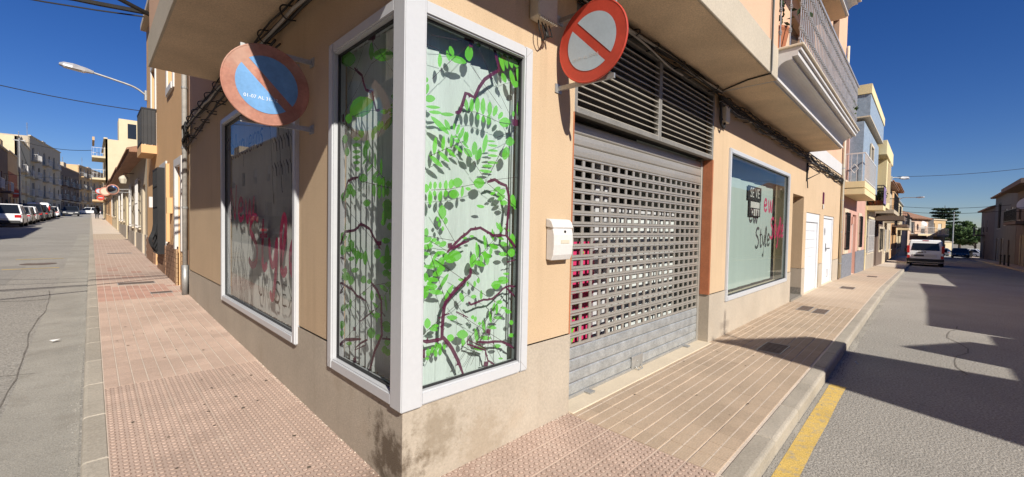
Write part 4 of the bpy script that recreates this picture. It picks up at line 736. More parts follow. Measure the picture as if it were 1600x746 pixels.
# ---- moulded balconies over the right street
def balcony(z, x0, x1, nm):
    m = MB()
    prof = [(0, ZS), (-.66, ZS), (-.66, ZS + .02), (-.70, ZS + .02), (-.70, ZS + .055), (-.665, ZS + .07)]
    for k in range(9): t = k / 8 * math.pi / 2; prof.append((-.675 - .165 * (1 - math.cos(t)), ZS + .07 + .165 * math.sin(t)))
    prof += [(-.86, ZS + .235), (-.86, ZS + .27), (-.925, ZS + .27), (-.925, ZS + .335), (-.955, ZS + .335), (-.955, ZS + .38), (0, ZS + .38)]
    prof = [(p[0], p[1] - ZS + z) for p in prof]
    m.prism(prof, lambda p, t: (t, p[0], p[1]), x0, x1); b = m.build(nm, 'white_paint', bld)
    m = MB(); m.quad((x0 + .02, -.655, z - .003), (x1 - .02, -.655, z - .003), (x1 - .02, -.005, z - .003), (x0 + .02, -.005, z - .003)); m.build('balcony_soffit', 'soffit', b)
    m = MB(); m.box(x0 - .02, x1 + .03, -.985, 0, z + .38, z + .415); m.build('balcony_nosing', 'stone_cream', b, bevel=.008)
    zr = z + .415; yr = -.93
    m = MB(); m.box(x0 + .02, x1, yr - .022, yr + .022, zr + .96, zr + 1.0); m.box(x0 + .02, x1, yr - .012, yr + .012, zr + .06, zr + .085)
    m.box(x0 + .02, x0 + .06, yr, -.71 if x0 < 5.2 else -.02, zr + .96, zr + 1.0); m.box(x1 - .04, x1, yr, -.02, zr + .96, zr + 1.0); m.build('hand_rail', 'rail_steel', b)
    bal = MB(); bal.tube([(0, 0, 0), (0, 0, .96)], .0075, 6)
    for zz in (.2, .5, .78): bal.lathe((0, 0, zz - .035), (0, 0, 1), [(0, .008), (.012, .019), (.022, .012), (.035, .024), (.048, .012), (.058, .019), (.07, .008)], 6)
    me = bal.mesh('baluster', 'rail_steel'); n = int((x1 - x0) / .115)
    for i in range(n):
        o_ = link('baluster', me, b); o_.location = (x0 + .05 + i * .115, yr, zr + .01)
    for y in (-.82, -.71): 
        o_ = link('baluster', me, b); o_.location = (x0 + .04, y, zr + .01)
    for i in range(7):
        o_ = link('baluster', me, b); o_.location = (x1 - .02, -.8 + i * .115, zr + .01)
    return b
balcony(ZS, 5.045, 11.25, 'balcony'); balcony(ZS + 3.08, 5.05, 11.25, 'balcony')
# ================================================================ fixtures on the corner building
def sign(c, nrm, up, side, label, red, inner, txt, arm_at, txt_mat):
    """round no-parking plate: c centre, nrm facing direction, side = viewer's right"""
    c = Vector(c); nrm = Vector(nrm); up = Vector(up); side = Vector(side)
    t = thing('no_parking_sign', label, 'road sign', c)
    W = lambda a, b, d: c + side * a + up * b + nrm * d
    m = MB(); n = 48; prof = [(-.012, .292), (-.006, .30), (.004, .30), (.008, .294), (.006, .288), (.006, .0)]
    rings = [[W(r * math.cos(2 * math.pi * k / n), r * math.sin(2 * math.pi * k / n), d) for k in range(n)] for d, r in prof[:-1]]
    for r in rings: m.v += [tuple(p) for p in r]
    for a in range(len(rings) - 1):
        for k in range(n): m.f.append((a * n + k, a * n + (k + 1) % n, (a + 1) * n + (k + 1) % n, (a + 1) * n + k)); m.mi.append(0)
    m.f += [tuple(range(n))[::-1], tuple((len(rings) - 1) * n + k for k in range(n))]; m.mi += [0, 0]
    pl = m.build('plate', red, t, weld=True)
    # the inner field is two half-discs either side of the diagonal bar
    r0 = .212; hb = .033
    for s in (1, -1):
        pts = []; a0 = math.asin(hb / r0)
        for k in range(25): th = a0 + (math.pi - 2 * a0) * k / 24; pts.append((r0 * math.cos(th), r0 * math.sin(th)))
        q = -math.pi / 4 if True else 0
        rot = [(x * math.cos(q) - s * y * math.sin(q), x * math.sin(q) + s * y * math.cos(q)) for x, y in pts]
        m = MB(); m.add([W(x, y, .0085) for x, y in rot], [tuple(range(len(rot)))]); m.build('field', inner, pl)
    me = text_mesh(txt, .036, 'lettering'); B = Matrix((side, up, nrm)).transposed().to_4x4(); B.translation = W(-.045, -.105, .0100)
    me.transform(B); me.materials.append(M[txt_mat]); link('lettering', me, pl)
    for z in (.27, -.27):
        a = Vector(arm_at); a.z = c.z + z; m = MB(); b = W(0, z, -.02); out = (b - a).normalized(); e = a + out * .56
        m.prism([(-.018, -.018), (.018, -.018), (.018, .018), (-.018, .018)], lambda p, t_: a + out * t_ + Vector((0, 0, 1)) * p[1] - nrm * (.032 + p[0] * .5), 0.0, .50)
        m.prism([(-.04, -.035), (.04, -.035), (.04, .035), (-.04, .035)], lambda p, t_: a + out * t_ + Vector((0, 0, 1)) * p[1] + nrm * p[0] - nrm * .03, -.0, .008)
        m.build('bracket', 'galv', t)
    return t
sign((1.35, -.335, 2.985), (-1, 0, 0), (0, 0, 1), (0, -1, 0), 'round no parking sign with bright red ring and pale field above the mailbox', 'sign_red', 'sign_white', '01-01 AL 30-06', (1.35, 0, 0), 'white_paint')
sign((-.335, 1.42, 2.63), (0, -1, 0), (0, 0, 1), (1, 0, 0), 'faded round no parking sign with blue field above the left shop window', 'sign_red_faded', 'sign_blue', '01-07 AL 31-12', (0, 1.42, 0), 'sign_text')
# mailbox
t = thing('mailbox', 'white curved metal mailbox on the peach wall beside the roller shutter', 'mailbox', (1.41, 0, 1.33))
x0, x1 = 1.27, 1.515
body = [(-.002, 1.34), (-.060, 1.335), (-.080, 1.38), (-.088, 1.46), (-.085, 1.54), (-.072, 1.595), (-.002, 1.60)]
m = MB(); m.prism(body, lambda p, t_: (t_, p[0], p[1]), x0, x1); m.build('body', 'white_paint', t, bevel=.006)
lid = [(-.002, 1.602), (-.076, 1.592), (-.081, 1.60), (-.062, 1.645), (-.04, 1.663), (-.002, 1.668)]
m = MB(); m.prism(lid, lambda p, t_: (t_, p[0], p[1]), x0 - .008, x1 + .008); m.build('lid', 'white_paint', t, bevel=.005)
m = MB(); m.lathe((1.41, -.080, 1.565), (0, -1, 0), [(0, .012), (.006, .010)], 12); m.build('lock', 'dark_metal', t)
m = MB(); m.box(1.35, 1.46, -.0905, -.0865, 1.47, 1.50); m.build('name_plate', 'box_cream', t)
# alarm / junction boxes
t = thing('junction_box', 'cream cable junction box high on the wall left of the red sign', 'junction box', (1.10, 0, 3.15))
MB().box(1.02, 1.24, -.10, -.002, 3.14, 3.34).build('case', 'box_cream', t, bevel=.01)
m = MB()
for i in range(9): m.box(1.03 + i * .023, 1.042 + i * .023, -.107, -.09, 3.125, 3.15)
m.build('terminal_strip', 'box_cream', t)
m = MB()
for k in range(4): m.tube(smooth_poly([(1.06 + k * .04, -.06, 3.13), (1.05 + k * .05, -.08, 3.05), (1.10 + k * .03, -.07, 2.99 + .02 * k), (1.16 + k * .01, -.05, 3.06), (1.14, -.04, 3.13)]), .005, 5)
m.build('cable', 'cable', t)
t = thing('junction_box', 'small beige junction box under the cables right of the shutter', 'junction box', (5.12, 0, 3.15))
MB().box(5.06, 5.22, -.09, -.002, 3.14, 3.36).build('case', 'box_cream', t, bevel=.008)
m = MB(); m.tube(smooth_poly([(4.97, -.03, 3.5), (4.95, -.05, 3.3), (4.97, -.05, 3.12), (5.05, -.06, 3.05), (5.12, -.05, 3.14)]), .018, 6); m.tube(smooth_poly([(5.0, -.02, 3.5), (5.0, -.03, 3.25), (5.08, -.04, 3.16)]), .010, 6); m.build('cable', 'cable', t)
# cable bundles under the overhang
def bundle(P, u0, u1, z, n, label, amp=.05, off=.03, sag=None, seed=1, name='cable_bundle'):
    rr = random.Random(seed); t = thing(name, label, 'cables', P(u0, -off, z))
    k = int((u1 - u0) / .35)
    for c in range(n):
        ph = rr.uniform(0, 6.28); dz = rr.uniform(-amp, amp); dy = rr.uniform(0, .05); pts = []
        for i in range(k + 1):
            u = u0 + (u1 - u0) * i / k
            pts.append(P(u, -off - dy + .012 * math.sin(u * 3.1 + ph), z + (sag(u) if sag else 0) + dz + .022 * math.sin(u * (2.0 + .3 * c) + ph) + rr.uniform(-.012, .012)))
        m = MB(); m.tube(smooth_poly(pts, 2), rr.choice((.007, .009, .012, .016)), 5); m.build('cable', 'cable' if c % 4 else ('cable_grey' if c == 4 else 'cable'), t, smooth=True)
    m = MB()
    for i in range(int((u1 - u0) / .55)):
        u = u0 + .2 + i * .55 + rr.uniform(-.1, .1); zz = z + (sag(u) if sag else 0)
        m.tube(smooth_poly([P(u, -.0, zz + amp), P(u + .02, -off - .07, zz + amp * .8), P(u + .03, -off - .09, zz), P(u + .01, -off - .05, zz - amp * 1.1), P(u, 0, zz - amp)]), .007, 5)
    m.build('clip', 'dark_metal', t)
    return t
bundle(PR, 1.6, 4.9, 3.50, 6, 'black cables running under the overhang above the louvre grille', .035, .035, seed=2)
bundle(PR, 4.9, 17.3, 3.42, 9, 'thick bundle of black cables under the balcony on the right street', .075, .03, sag=lambda u: -.01 * max(0, u - 11), seed=3)
bundle(PL, .6, 7.3, 3.43, 6, 'black cable bundle sagging under the overhang on the left wall', .06, .03, sag=lambda u: -.03 * max(0, u - 4.2) ** 1.2, seed=4)
t = bundle(PL, 2.2, 7.4, 3.25, 2, 'two loose thin cables looping below the bundle on the left wall', .02, .015, sag=lambda u: -.012 * (u - 2) ** 1.9, seed=5, name='loose_cable')
t = thing('cable_tangle', 'messy black tangle of cables hanging on the wall above the drainpipe', 'cables', (0, 7.45, 3.1))
for k in range(9):
    m = MB(); a = random.uniform(0, 6); pts = [(-.05 - .05 * random.random(), 7.42 + .22 * math.sin(a + i * 1.3) * random.uniform(.5, 1.2), 3.22 + .18 * math.cos(a + i * 1.3) * random.uniform(.5, 1.2) - .01 * i) for i in range(7)]
    m.tube(smooth_poly(pts), .011, 5); m.build('cable', 'cable', t, smooth=True)
t = thing('wall_cable', 'thin conduit bent across the soffit and up the slab face', 'cable', (4.95, -.02, 3.5))
m = MB(); m.tube([(4.93, -.03, 3.54), (4.72, -.45, 3.555), (4.66, -OV - .012, 3.552), (4.66, -OV - .014, 3.7), (4.66, -OV - .012, 4.2), (4.68, -OV - .0, 6.0)], .010, 6); m.build('cable', 'cable', t)
m = MB(); m.tube([(4.70, -OV - .012, 3.6), (4.70, -OV - .012, 6.0)], .007, 6); m.build('cable', 'cable_grey', t)
tag(MB().tube(smooth_poly([(2.05, -.05, 3.50), (2.6, -.10, 3.44), (3.2, -.09, 3.38), (3.6, -.07, 3.40)]), .009, 5).build('grey_cable', 'cable_grey'), 'pale grey cable drooping across the top of the louvre grille', 'cable')
# bracket hanging below the bundle near the doorway
t = thing('cable_bracket', 'rusty cable bracket hanging on the wall above the recessed doorway', 'bracket', (11.2, 0, 3.0))
m = MB(); m.tube([(11.2, -.02, 3.3), (11.2, -.02, 2.85)], .018, 6); m.tube([(11.2, -.02, 3.25), (11.35, -.25, 3.05), (11.2, -.02, 2.9)], .014, 6); m.build('arm', 'cable', t)
m = MB(); m.tube([(11.2, -.03, 2.85), (11.21, -.04, 2.68)], .012, 5); m.build('cable', 'cable', t)
t = thing('house_number_plaque', 'small maroon plaque on the peach wall over the garage door', 'plaque', (13.6, 0, 2.5))
m = MB(); m.box(13.6, 13.78, -.02, -.001, 2.42, 2.75); m.build('plate', 'branch_maroon', t); m = MB(); m.box(13.62, 13.76, -.022, -.02, 2.28, 2.40); m.build('number_tile', 'white_paint', t)
# pipes
def pipe(pts, r, label, mm, shoe=None):
    t = thing('drainpipe', label, 'drainpipe', pts[-1]); m = MB(); m.tube(pts, r, 10); m.build('pipe', mm, t, smooth=True)
    zs = sorted(p[2] for p in pts); x, y = pts[0][0], pts[0][1]
    if shoe: m = MB(); m.tube([(x, y, zs[0]), (x, y, zs[0] + shoe)], r * 1.28, 10); m.build('shoe', 'galv', t, smooth=True)
    m = MB()
    for z in [zs[0] + .5 + 1.1 * i for i in range(int((zs[-1] - zs[0] - .4) / 1.1) + 1)]: m.lathe((x, y, z), (0, 0, 1), [(0, r * 1.18), (.035, r * 1.18)], 10)
    m.build('pipe_clip', 'galv', t)
pipe([(-.055, 7.62, 7.5), (-.055, 7.62, .22)], .042, 'grey drainpipe between the corner building and the brick plinth house', 'cable_grey', .55)
pipe([(17.1, -.06, 8.0), (17.1, -.06, 0.)], .04, 'pale drainpipe at the end of the peach building on the right', 'box_cream')
bundle(lambda u, w_, z: (17.22, w_, u), .05, 3.3, 17.22 * 0, 1, 'dark cables running down the wall by the pink house', .0, .03, seed=9) if False else None
t = thing('riser_cables', 'dark bundle of cables running down the wall by the pink house', 'cables', (17.2, -.04, 0))
for k in range(4):
    m = MB(); m.tube(smooth_poly([(17.2 + .03 * k + random.uniform(-.02, .02), -.04 - .01 * k, z) for z in (3.35, 2.6, 1.8, 1.0, .0)]), .014, 5); m.build('cable', 'cable', t, smooth=True)
# ================================================================ other houses
def bx(m, x0, x1, y0, y1, z0, z1): m.box(min(x0, x1), max(x0, x1), min(y0, y1), max(y0, y1), z0, z1)
def house(loc, rz, L, H, D, label, wall, wins=(), doors=(), plinth=None, balc=(), roof='flat', extra=None, base=-.6, surround=None, roof_mat='roof_tile', parapet=.0, cornice=True, group=None, name='house', trim='stone_cream', side=None):
    """local frame: x along the facade, y inward, z up; facade at y = 0"""
    t = thing(name, label, 'house', loc, rz, group)
    holes = [tuple(w_[:4]) for w_ in wins] + [tuple(d[:4]) for d in doors]
    m = MB(); P = lambda u, w_, z: (u, w_, z)
    m.panel(P, 0, L, base, H + parapet, holes, .2)
    m.quad((0, 0, base), (0, D, base), (0, D, H + parapet), (0, 0, H + parapet)); m.quad((L, 0, base), (L, D, base), (L, D, H + parapet), (L, 0, H + parapet)); m.quad((0, D, base), (L, D, base), (L, D, H), (0, D, H))
    m.build('wall', wall, t, local=True)
    if plinth:
        ph, pm_ = plinth[:2]; m = MB(); m.panel(lambda u, w_, z: (u, w_ - .025, z), 0, L, base, ph, [h for h in holes if h[2] < ph], .024); m.build('plinth', pm_, t, local=True)
    for w_ in wins:
        u0, u1, z0, z1 = w_[:4]; k = w_[4] if len(w_) > 4 else ''
        f = MB(); fw = .06
        f.box(u0, u0 + fw, .10, .16, z0, z1); f.box(u1 - fw, u1, .10, .16, z0, z1); f.box(u0 + fw, u1 - fw, .10, .16, z0, z0 + fw); f.box(u0 + fw, u1 - fw, .10, .16, z1 - fw, z1); f.box((u0 + u1) / 2 - .025, (u0 + u1) / 2 + .025, .11, .15, z0 + fw, z1 - fw)
        wo = f.build('window', 'white_paint' if 'd' not in k else 'dark_metal', t, local=True)
        q = MB(); q.quad((u0, .135, z0), (u1, .135, z0), (u1, .135, z1), (u0, .135, z1)); q.build('pane', 'window_dark', wo, local=True)
        if 'b' in k: q = MB(); q.box(u0 + .02, u1 - .02, .06, .09, z0 + (z1 - z0) * .45, z1); q.build('roller_blind', 'roller_blind', wo, local=True)
        if 'B' in k: q = MB(); q.box(u0 + .02, u1 - .02, .06, .09, z0, z1); q.build('roller_blind', 'roller_blind', wo, local=True)
        if 's' in k:
            q = MB(); q.box(u0 - .14, u0, -.03, .0, z0 - .14, z1 + .14); q.box(u1, u1 + .14, -.03, .0, z0 - .14, z1 + .14); q.box(u0, u1, -.03, .0, z1, z1 + .14); q.box(u0, u1, -.05, .0, z0 - .14, z0); q.build('surround', surround or 'stone_cream', wo, local=True)
        else:
            q = MB(); q.box(u0 - .06, u1 + .06, -.06, .1, z0 - .06, z0); q.build('sill', trim, wo, local=True)
        if 'g' in k:
            q = MB(); n = max(3, int((u1 - u0) / .13))
            for i in range(n + 1): x = u0 + (u1 - u0) * i / n; q.box(x - .008, x + .008, -.09, -.074, z0, z1)
            for z in (z0 + .1, (z0 + z1) / 2, z1 - .1): q.box(u0, u1, -.095, -.07, z - .01, z + .01)
            for x in (u0, u1): q.box(x - .01, x + .01, -.09, .0, z0 + .05, z0 + .07); q.box(x - .01, x + .01, -.09, .0, z1 - .07, z1 - .05)
            q.build('grille', 'white_paint' if 'w' in k else 'dark_metal', wo, local=True)
    for d in doors:
        u0, u1, z0, z1 = d[:4]; dm = d[4] if len(d) > 4 else 'bark'
        q = MB(); q.box(u0, u1, .14, .19, z0, z1); do = q.build('door', dm, t, local=True)
        q = MB(); q.box(u0, u0 + .07, .10, .138, z0, z1); q.box(u1 - .07, u1, .10, .138, z0, z1); q.box(u0 + .07, u1 - .07, .10, .138, z1 - .07, z1); q.build('door_frame', 'white_paint' if dm != 'bark' else 'bark', do, local=True)
        q = MB(); q.box(u1 - .2, u1 - .17, .10, .138, z0 + .95, z0 + 1.1); q.build('door_handle', 'rail_steel', do, local=True)
    for b in balc:
        u0, u1, z, pr = b[:4]; rm = b[4] if len(b) > 4 else 'dark_metal'
        q = MB(); q.box(u0, u1, -pr, 0, z - .22, z); bo = q.build('balcony', b[5] if len(b) > 5 else wall, t, local=True)
        q = MB(); q.box(u0, u1, -pr, -pr + .03, z + .95, z + .99); q.box(u0, u0 + .03, -pr + .03, 0, z + .95, z + .99); q.box(u1 - .03, u1, -pr + .03, 0, z + .95, z + .99)
        q.box(u0, u1, -pr, -pr + .02, z + .06, z + .09)
        n = max(4, int((u1 - u0) / .14))
        for i in range(n + 1): x = u0 + .01 + (u1 - u0 - .03) * i / n; q.box(x, x + .014, -pr + .005, -pr + .019, z, z + .95)
        for i in range(4):
            y = -pr + pr * (i + .5) / 4
            for x in (u0 + .005, u1 - .02): q.box(x, x + .014, y, y + .014, z, z + .95)
        q.build('railing', rm, bo, local=True)
    if roof == 'flat':
        q = MB(); q.quad((0, 0.2, H), (L, 0.2, H), (L, D, H), (0, D, H)); q.build('roof', 'soffit', t, local=True)
        if cornice: q = MB(); q.box(-.02, L + .02, -.14, .2, H + parapet, H + parapet + .16); q.build('cornice', trim, t, local=True, bevel=.01)
    else:            # tiled pitched roof, eaves over the street
        ov = .42; pitch = .36; rows = 26 if L > 12 else 20; y0 = -ov; y1 = D * .5
        q = MB(); zr = lambda y: H + .08 + (y - y0) * pitch
        q.add([(0, y0, zr(y0)), (L, y0, zr(y0)), (L, y1, zr(y1)), (0, y1, zr(y1)), (0, y0, zr(y0) - .1), (L, y0, zr(y0) - .1), (L, 0, H), (0, 0, H), (L, D, H), (0, D, H)], [(0, 1, 2, 3), (0, 4, 5, 1), (4, 7, 6, 5), (3, 2, 8, 9), (0, 3, 9, 7, 4), (1, 5, 6, 8, 2)])
        ro = q.build('roof', roof_mat, t, local=True)
        n = int(L / .24); me = None
        tm = MB(); k = 5
        for a in range(k):
            pass
        arc_ = [(.115 * math.cos(math.pi * i / 5), .07 * math.sin(math.pi * i / 5)) for i in range(6)]
        ln = y1 - y0 + .05
        tm.v = [(x, y0 - .05, zr(y0 - .05) + z) for x, z in arc_] + [(x, y1, zr(y1) + z) for x, z in arc_]; tm.f = [(i, i + 1, 7 + i, 6 + i) for i in range(5)] + [(0, 1, 2, 3, 4, 5)]; tm.mi = [0] * 6
        me = tm.mesh('roof_tile_row', roof_mat)
        for i in range(min(n, 120)):
            o_ = bpy.data.objects.new('roof_tile_row', me); COL.objects.link(o_); o_.parent = ro; o_.location.x = .12 + i * .24
    if extra: extra(t)
    return t
HALF = math.pi / 2
# ---- left street, our side (facade x = 0 faces -x): local x runs towards -y, origin at far end
def loc_l(y1): return (0, y1, 0)
def ex2(t):
    q = MB(); L = 8.0
    # brick veneer strip courses on the plinth: rows of long flat tiles
    for u0, u1 in ((0.05, 2.3), (3.2, 4.9), (5.05, 6.55), (7.6, 7.95)):
        for r in range(9):
            z = .12 + r * .098; x = u0 + (.15 if r % 2 else 0)
            while x < u1 - .05:
                e = min(x + .29, u1); q.box(x, e - .008, -.043, -.026, z, z + .09); x = e
    kind(q.build('plinth_tile', 'brick_tile', t, local=True), 'stuff')
    q = MB(); q.box(6.56, 6.70, -.06, 0, 1.0, 2.85); q.box(7.45, 7.59, -.06, 0, 1.0, 2.85); q.box(6.70, 7.45, -.06, 0, 2.7, 2.85); q.build('door_surround', 'white_paint', t, local=True)
    for x in (6.72, 7.44):
        q = MB()
        for r in range(9): q.box(x - .09, x + .09, -.05, -.026, .12 + r * .098, .21 + r * .098)
        q.build('brick_pier', 'brick_pale', t, local=True)
    # projecting iron window cage whose solid dark sides stand in for its shadow side
    q = MB(); q.box(4.75, 4.79, -.17, 0, .78, 2.85); q.box(3.75, 3.79, -.17, 0, .78, 2.85); q.box(3.79, 4.75, -.17, 0, 2.81, 2.85); q.box(3.79, 4.75, -.17, 0, .78, .82)
    cg = q.build('window_cage', 'dark_metal', t, local=True)
    q = MB()
    for i in range(9): q.tube(smooth_poly([(3.86 + i * .105, -.165, 2.8), (3.86 + i * .105, -.17, 1.5), (3.86 + i * .105, -.26, 1.1), (3.86 + i * .105, -.165, .82)]), .009, 5)
    for z in (1.3, 1.9, 2.4): q.box(3.79, 4.75, -.175, -.16, z, z + .02)
    q.build('cage_bar', 'dark_metal', cg, local=True)
    q = MB(); q.box(3.6, 4.95, -.03, -.001, 2.86, 3.0); q.box(3.6, 3.74, -.03, -.001, .95, 2.86); q.box(4.81, 4.95, -.03, -.001, .95, 2.86); q.build('surround', 'white_paint', cg, local=True)
    q = MB(); q.box(5.2, 5.34, -.06, .0, 1.1, 2.9); q.build('pilaster', 'house_peach', t, local=True)
    q = MB(); q.box(5.7, 5.86, -.10, -.001, 1.75, 2.1); q.build('meter_box', 'house_peach', t, local=True)
    q = MB(); q.box(2.0, 2.2, -.12, -.001, 1.95, 2.25); q.build('letter_box', 'white_paint', t, local=True)
    q = MB(); q.box(2.42, 3.1, -.10, .12, .05, .16); q.build('door_step', 'white_paint', t, local=True)
    # balcony screen
    q = MB(); q.box(2.76, 2.79, -.31, -.02, 3.64, 4.58); q.build('balcony_screen', 'car_plastic', t, local=True)
house(loc_l(15.62), -HALF, 8.0, 7.55, 7, 'peach house with brick tiled plinth and black balcony next to the corner building', 'house_peach',
      wins=[(3.85, 4.7, 1.0, 2.8), (5.2, 6.1, 4.6, 6.1, 's'), (1.6, 2.6, 3.65, 5.9, 's')], doors=[(6.70, 7.45, .15, 2.7, 'door_white'), (2.45, 3.05, .25, 2.7, 'door_white')],
      plinth=(1.05, 'brick_tile'), balc=[(1.4, 2.8, 3.62, .32, 'dark_metal'), ], extra=ex2, surround='white_paint')
house(loc_l(24), -HALF, 8.3, 3.75, 8, 'low house with tiled eaves and white grilled windows beyond the peach house', 'house_beige',
      wins=[(1.0, 2.2, 1.3, 3.1, 'gw'), (4.6, 5.8, 1.3, 3.1, 'gw')], doors=[(2.9, 3.9, .3, 2.8, 'roller_blind'), (6.6, 7.6, .3, 2.8, 'roller_blind')], plinth=(1.1, 'house_grey'), roof='tile')
house(loc_l(34), -HALF, 9.95, 3.85, 8, 'low house with pale pilasters and grilles in the middle of the left row', 'house_cream',
      wins=[(1.2, 2.4, 1.5, 3.2, 'gw'), (4.4, 5.6, 1.5, 3.2, 'gw')], doors=[(7.2, 8.3, .4, 2.9, 'house_brown')], plinth=(1.3, 'house_grey'), roof='tile')
house(loc_l(47), -HALF, 12.9, 4.0, 8, 'low cream house with tiled roof further up the left row', 'house_cream',
      wins=[(2, 3, 1.8, 3.3, 'gw'), (6, 7, 1.8, 3.3, 'g')], doors=[(9.5, 10.6, .7, 3.0, 'house_brown')], roof='tile')
house(loc_l(67.8), -HALF, 20.7, 4.3, 9, 'long low house with tiled roof before the tall pale block', 'house_peach',
      wins=[(2, 3, 2.2, 3.6, 'g'), (8, 9, 2.1, 3.5, 'g'), (14, 15, 2.0, 3.4, 'g')], doors=[(5, 6.2, 1.0, 3.4, 'bark'), (11, 12.2, 1.0, 3.3, 'bark'), (17, 18.2, 1.0, 3.2, 'bark')], roof='tile')
def ex5(t):
    q = MB(); q.box(12.6, 15.7, 1.2, 3.1, 11.2, 13.9); st = q.build('stair_tower', 'house_cream', t, local=True)
    q = MB(); q.box(15.69, 15.73, 2.0, 2.8, 11.6, 13.4); q.build('tower_opening', 'window_dark', st, local=True)
    q = MB(); q.box(10, 15.9, -1.1, -.9, 10.9, 11.3); q.build('awning', 'house_orange', t, local=True)
house(loc_l(84), -HALF, 16, 10.6, 12, 'tall pale apartment block with blank side wall and stacked balconies up the left street', 'house_cream',
      wins=[(11.0, 14.6, z + .1, z + 2.2, 'd') for z in (4.0, 6.6, 9.2)] + [(3, 5, z + .6, z + 2.0, 'b') for z in (4.0, 6.6)], doors=[(4, 7, 1.3, 3.6, 'roller_blind'), (10, 13, 1.3, 3.6, 'roller_blind')],
      balc=[(10.4, 15.9, 3.9, 1.15, 'galv', 'house_orange'), (10.4, 15.9, 6.5, 1.15, 'white_paint', 'house_cream'), (10.4, 15.9, 9.1, 1.15, 'white_paint', 'house_cream')], parapet=.6, extra=ex5, trim='house_cream', name='apartment_block')
# ---- left street, far side (facade faces +x): local x runs towards +y
def row(y0, L, H, label, wall, floors=2, balc=False, x=-8.2, rz=HALF, name='house', every=3.0, blinds='b', trim='stone_cream', rail='galv', D=8, base_z=None, zground=None):
    z0 = zground if zground is not None else GL(y0) - 0.
    ws = []; ds = []; bs = []
    n = max(1, int(L / every))
    for f in range(floors):
        for i in range(n):
            u = (i + .5) * L / n; z = z0 + f * 2.9
            if f == 0:
                if i % 2 == 0: ds.append((u - .9, u + .9, z + .05, z + 2.45, 'roller_blind' if i % 4 else 'house_brown'))
                else: ws.append((u - .5, u + .5, z + 1.0, z + 2.3, 'g'))
            else:
                if balc and i % 2 == 0: ws.append((u - .7, u + .7, z + .35, z + 2.45, '')); bs.append((u - 1.25, u + 1.25, z + .25, .8, rail, wall))
                else: ws.append((u - .5, u + .5, z + 1.1, z + 2.3, blinds if (i + f) % 3 else 'd'))
    rr = random.Random(int(y0 * 7))
    def clutter(t):
        for k in range(2):
            u = rr.uniform(.5, L - 3.5); w_ = rr.uniform(2, 3.2); h_ = rr.uniform(1.0, 2.4); d0 = rr.uniform(.4, 2.5)
            MB().box(u, u + w_, d0, d0 + 3, H, H + h_).build('roof_room', rr.choice(('house_cream', 'house_beige', wall)), t, local=True)
        q = MB(); u = rr.uniform(1, L - 1); q.tube([(u, 1, H), (u, 1, H + 3)], .03, 5)
        for z in (2.2, 2.5, 2.8): q.tube([(u - .5, 1, H + z), (u + .5, 1, H + z)], .02, 4)
        q.build('antenna', 'galv', t, local=True)
        if floors > 2: MB().box(0, L, -.03, 0, z0 + 2.75, z0 + 2.95).build('string_course', trim, t, local=True)
    return house((x, y0, 0), rz, L, H, D, label, wall, ws, ds, None, bs, 'flat', name=name, parapet=.3, trim=trim, extra=clutter)
row(-6.4, 22.2, 7.6, 'two storey beige house across the left street beside the camera, out of frame, added to block sky light', 'house_beige', 2, True, every=3.6)  # added out of frame to hold sky fill off the left facade
row(-31, 21.5, 7.4, 'two storey house behind the camera across the junction, out of frame, added to block sky light', 'house_rose', 2, True, every=3.6)  # also added beyond the frame to cut the open sky's fill
row(16, 15.5, 10.6, 'tall grey house with balcony opposite the left shop window', 'house_grey', 3, True, every=3.8)
row(31.6, 18.3, 7.3, 'two storey cream house opposite the left shop window', 'house_cream', 2, False, every=3.6)
row(50, 11.5, 8.0, 'beige house across the left street before the brick house', 'house_beige', 2, True)
row(61.6, 14, 9.0, 'house with brown ground floor at the left edge of the photo', 'house_brown', 2, True, rail='white_paint')
def brickx(): 
    t = row(75.7, 9, 9.2, 'exposed brick and orange house on the far side of the left street', 'house_orange', 2, False)
    q = MB()
    for r in range(22):
        x = .2 + (.12 if r % 2 else 0)
        while x < 8.6: q.box(x, x + .235, -.03, 0, 4.4 + r * .125, 4.51 + r * .125); x += .25
    kind(q.build('brick_courses', 'terracotta', t, local=True), 'stuff')
brickx()
row(84.8, 17, 12.2, 'three storey house with white balconies on the far left row', 'house_cream', 3, True, rail='white_paint', every=4.2)
def seg(p, q, H, label, wall, fl, **k):
    d = Vector(q) - Vector(p); L = d.length; a = math.atan2(d.y, d.x); return row(p[1], L, H, label, wall, fl, True, x=p[0], rz=a, **k)
seg((-8.2, 102), (-5.6, 124), 14.6, 'grey brown block of flats where the left street bends', 'house_beige', 4, zground=2.1, every=3.6, rail='white_paint')
seg((-5.6, 124.1), (-3.2, 142), 12.0, 'second block of flats behind the bend of the left street', 'house_brown', 3, zground=2.4)
seg((-3.2, 142.1), (1.5, 166), 14.0, 'farthest block of flats closing the left street', 'house_orange', 4, zground=2.8)

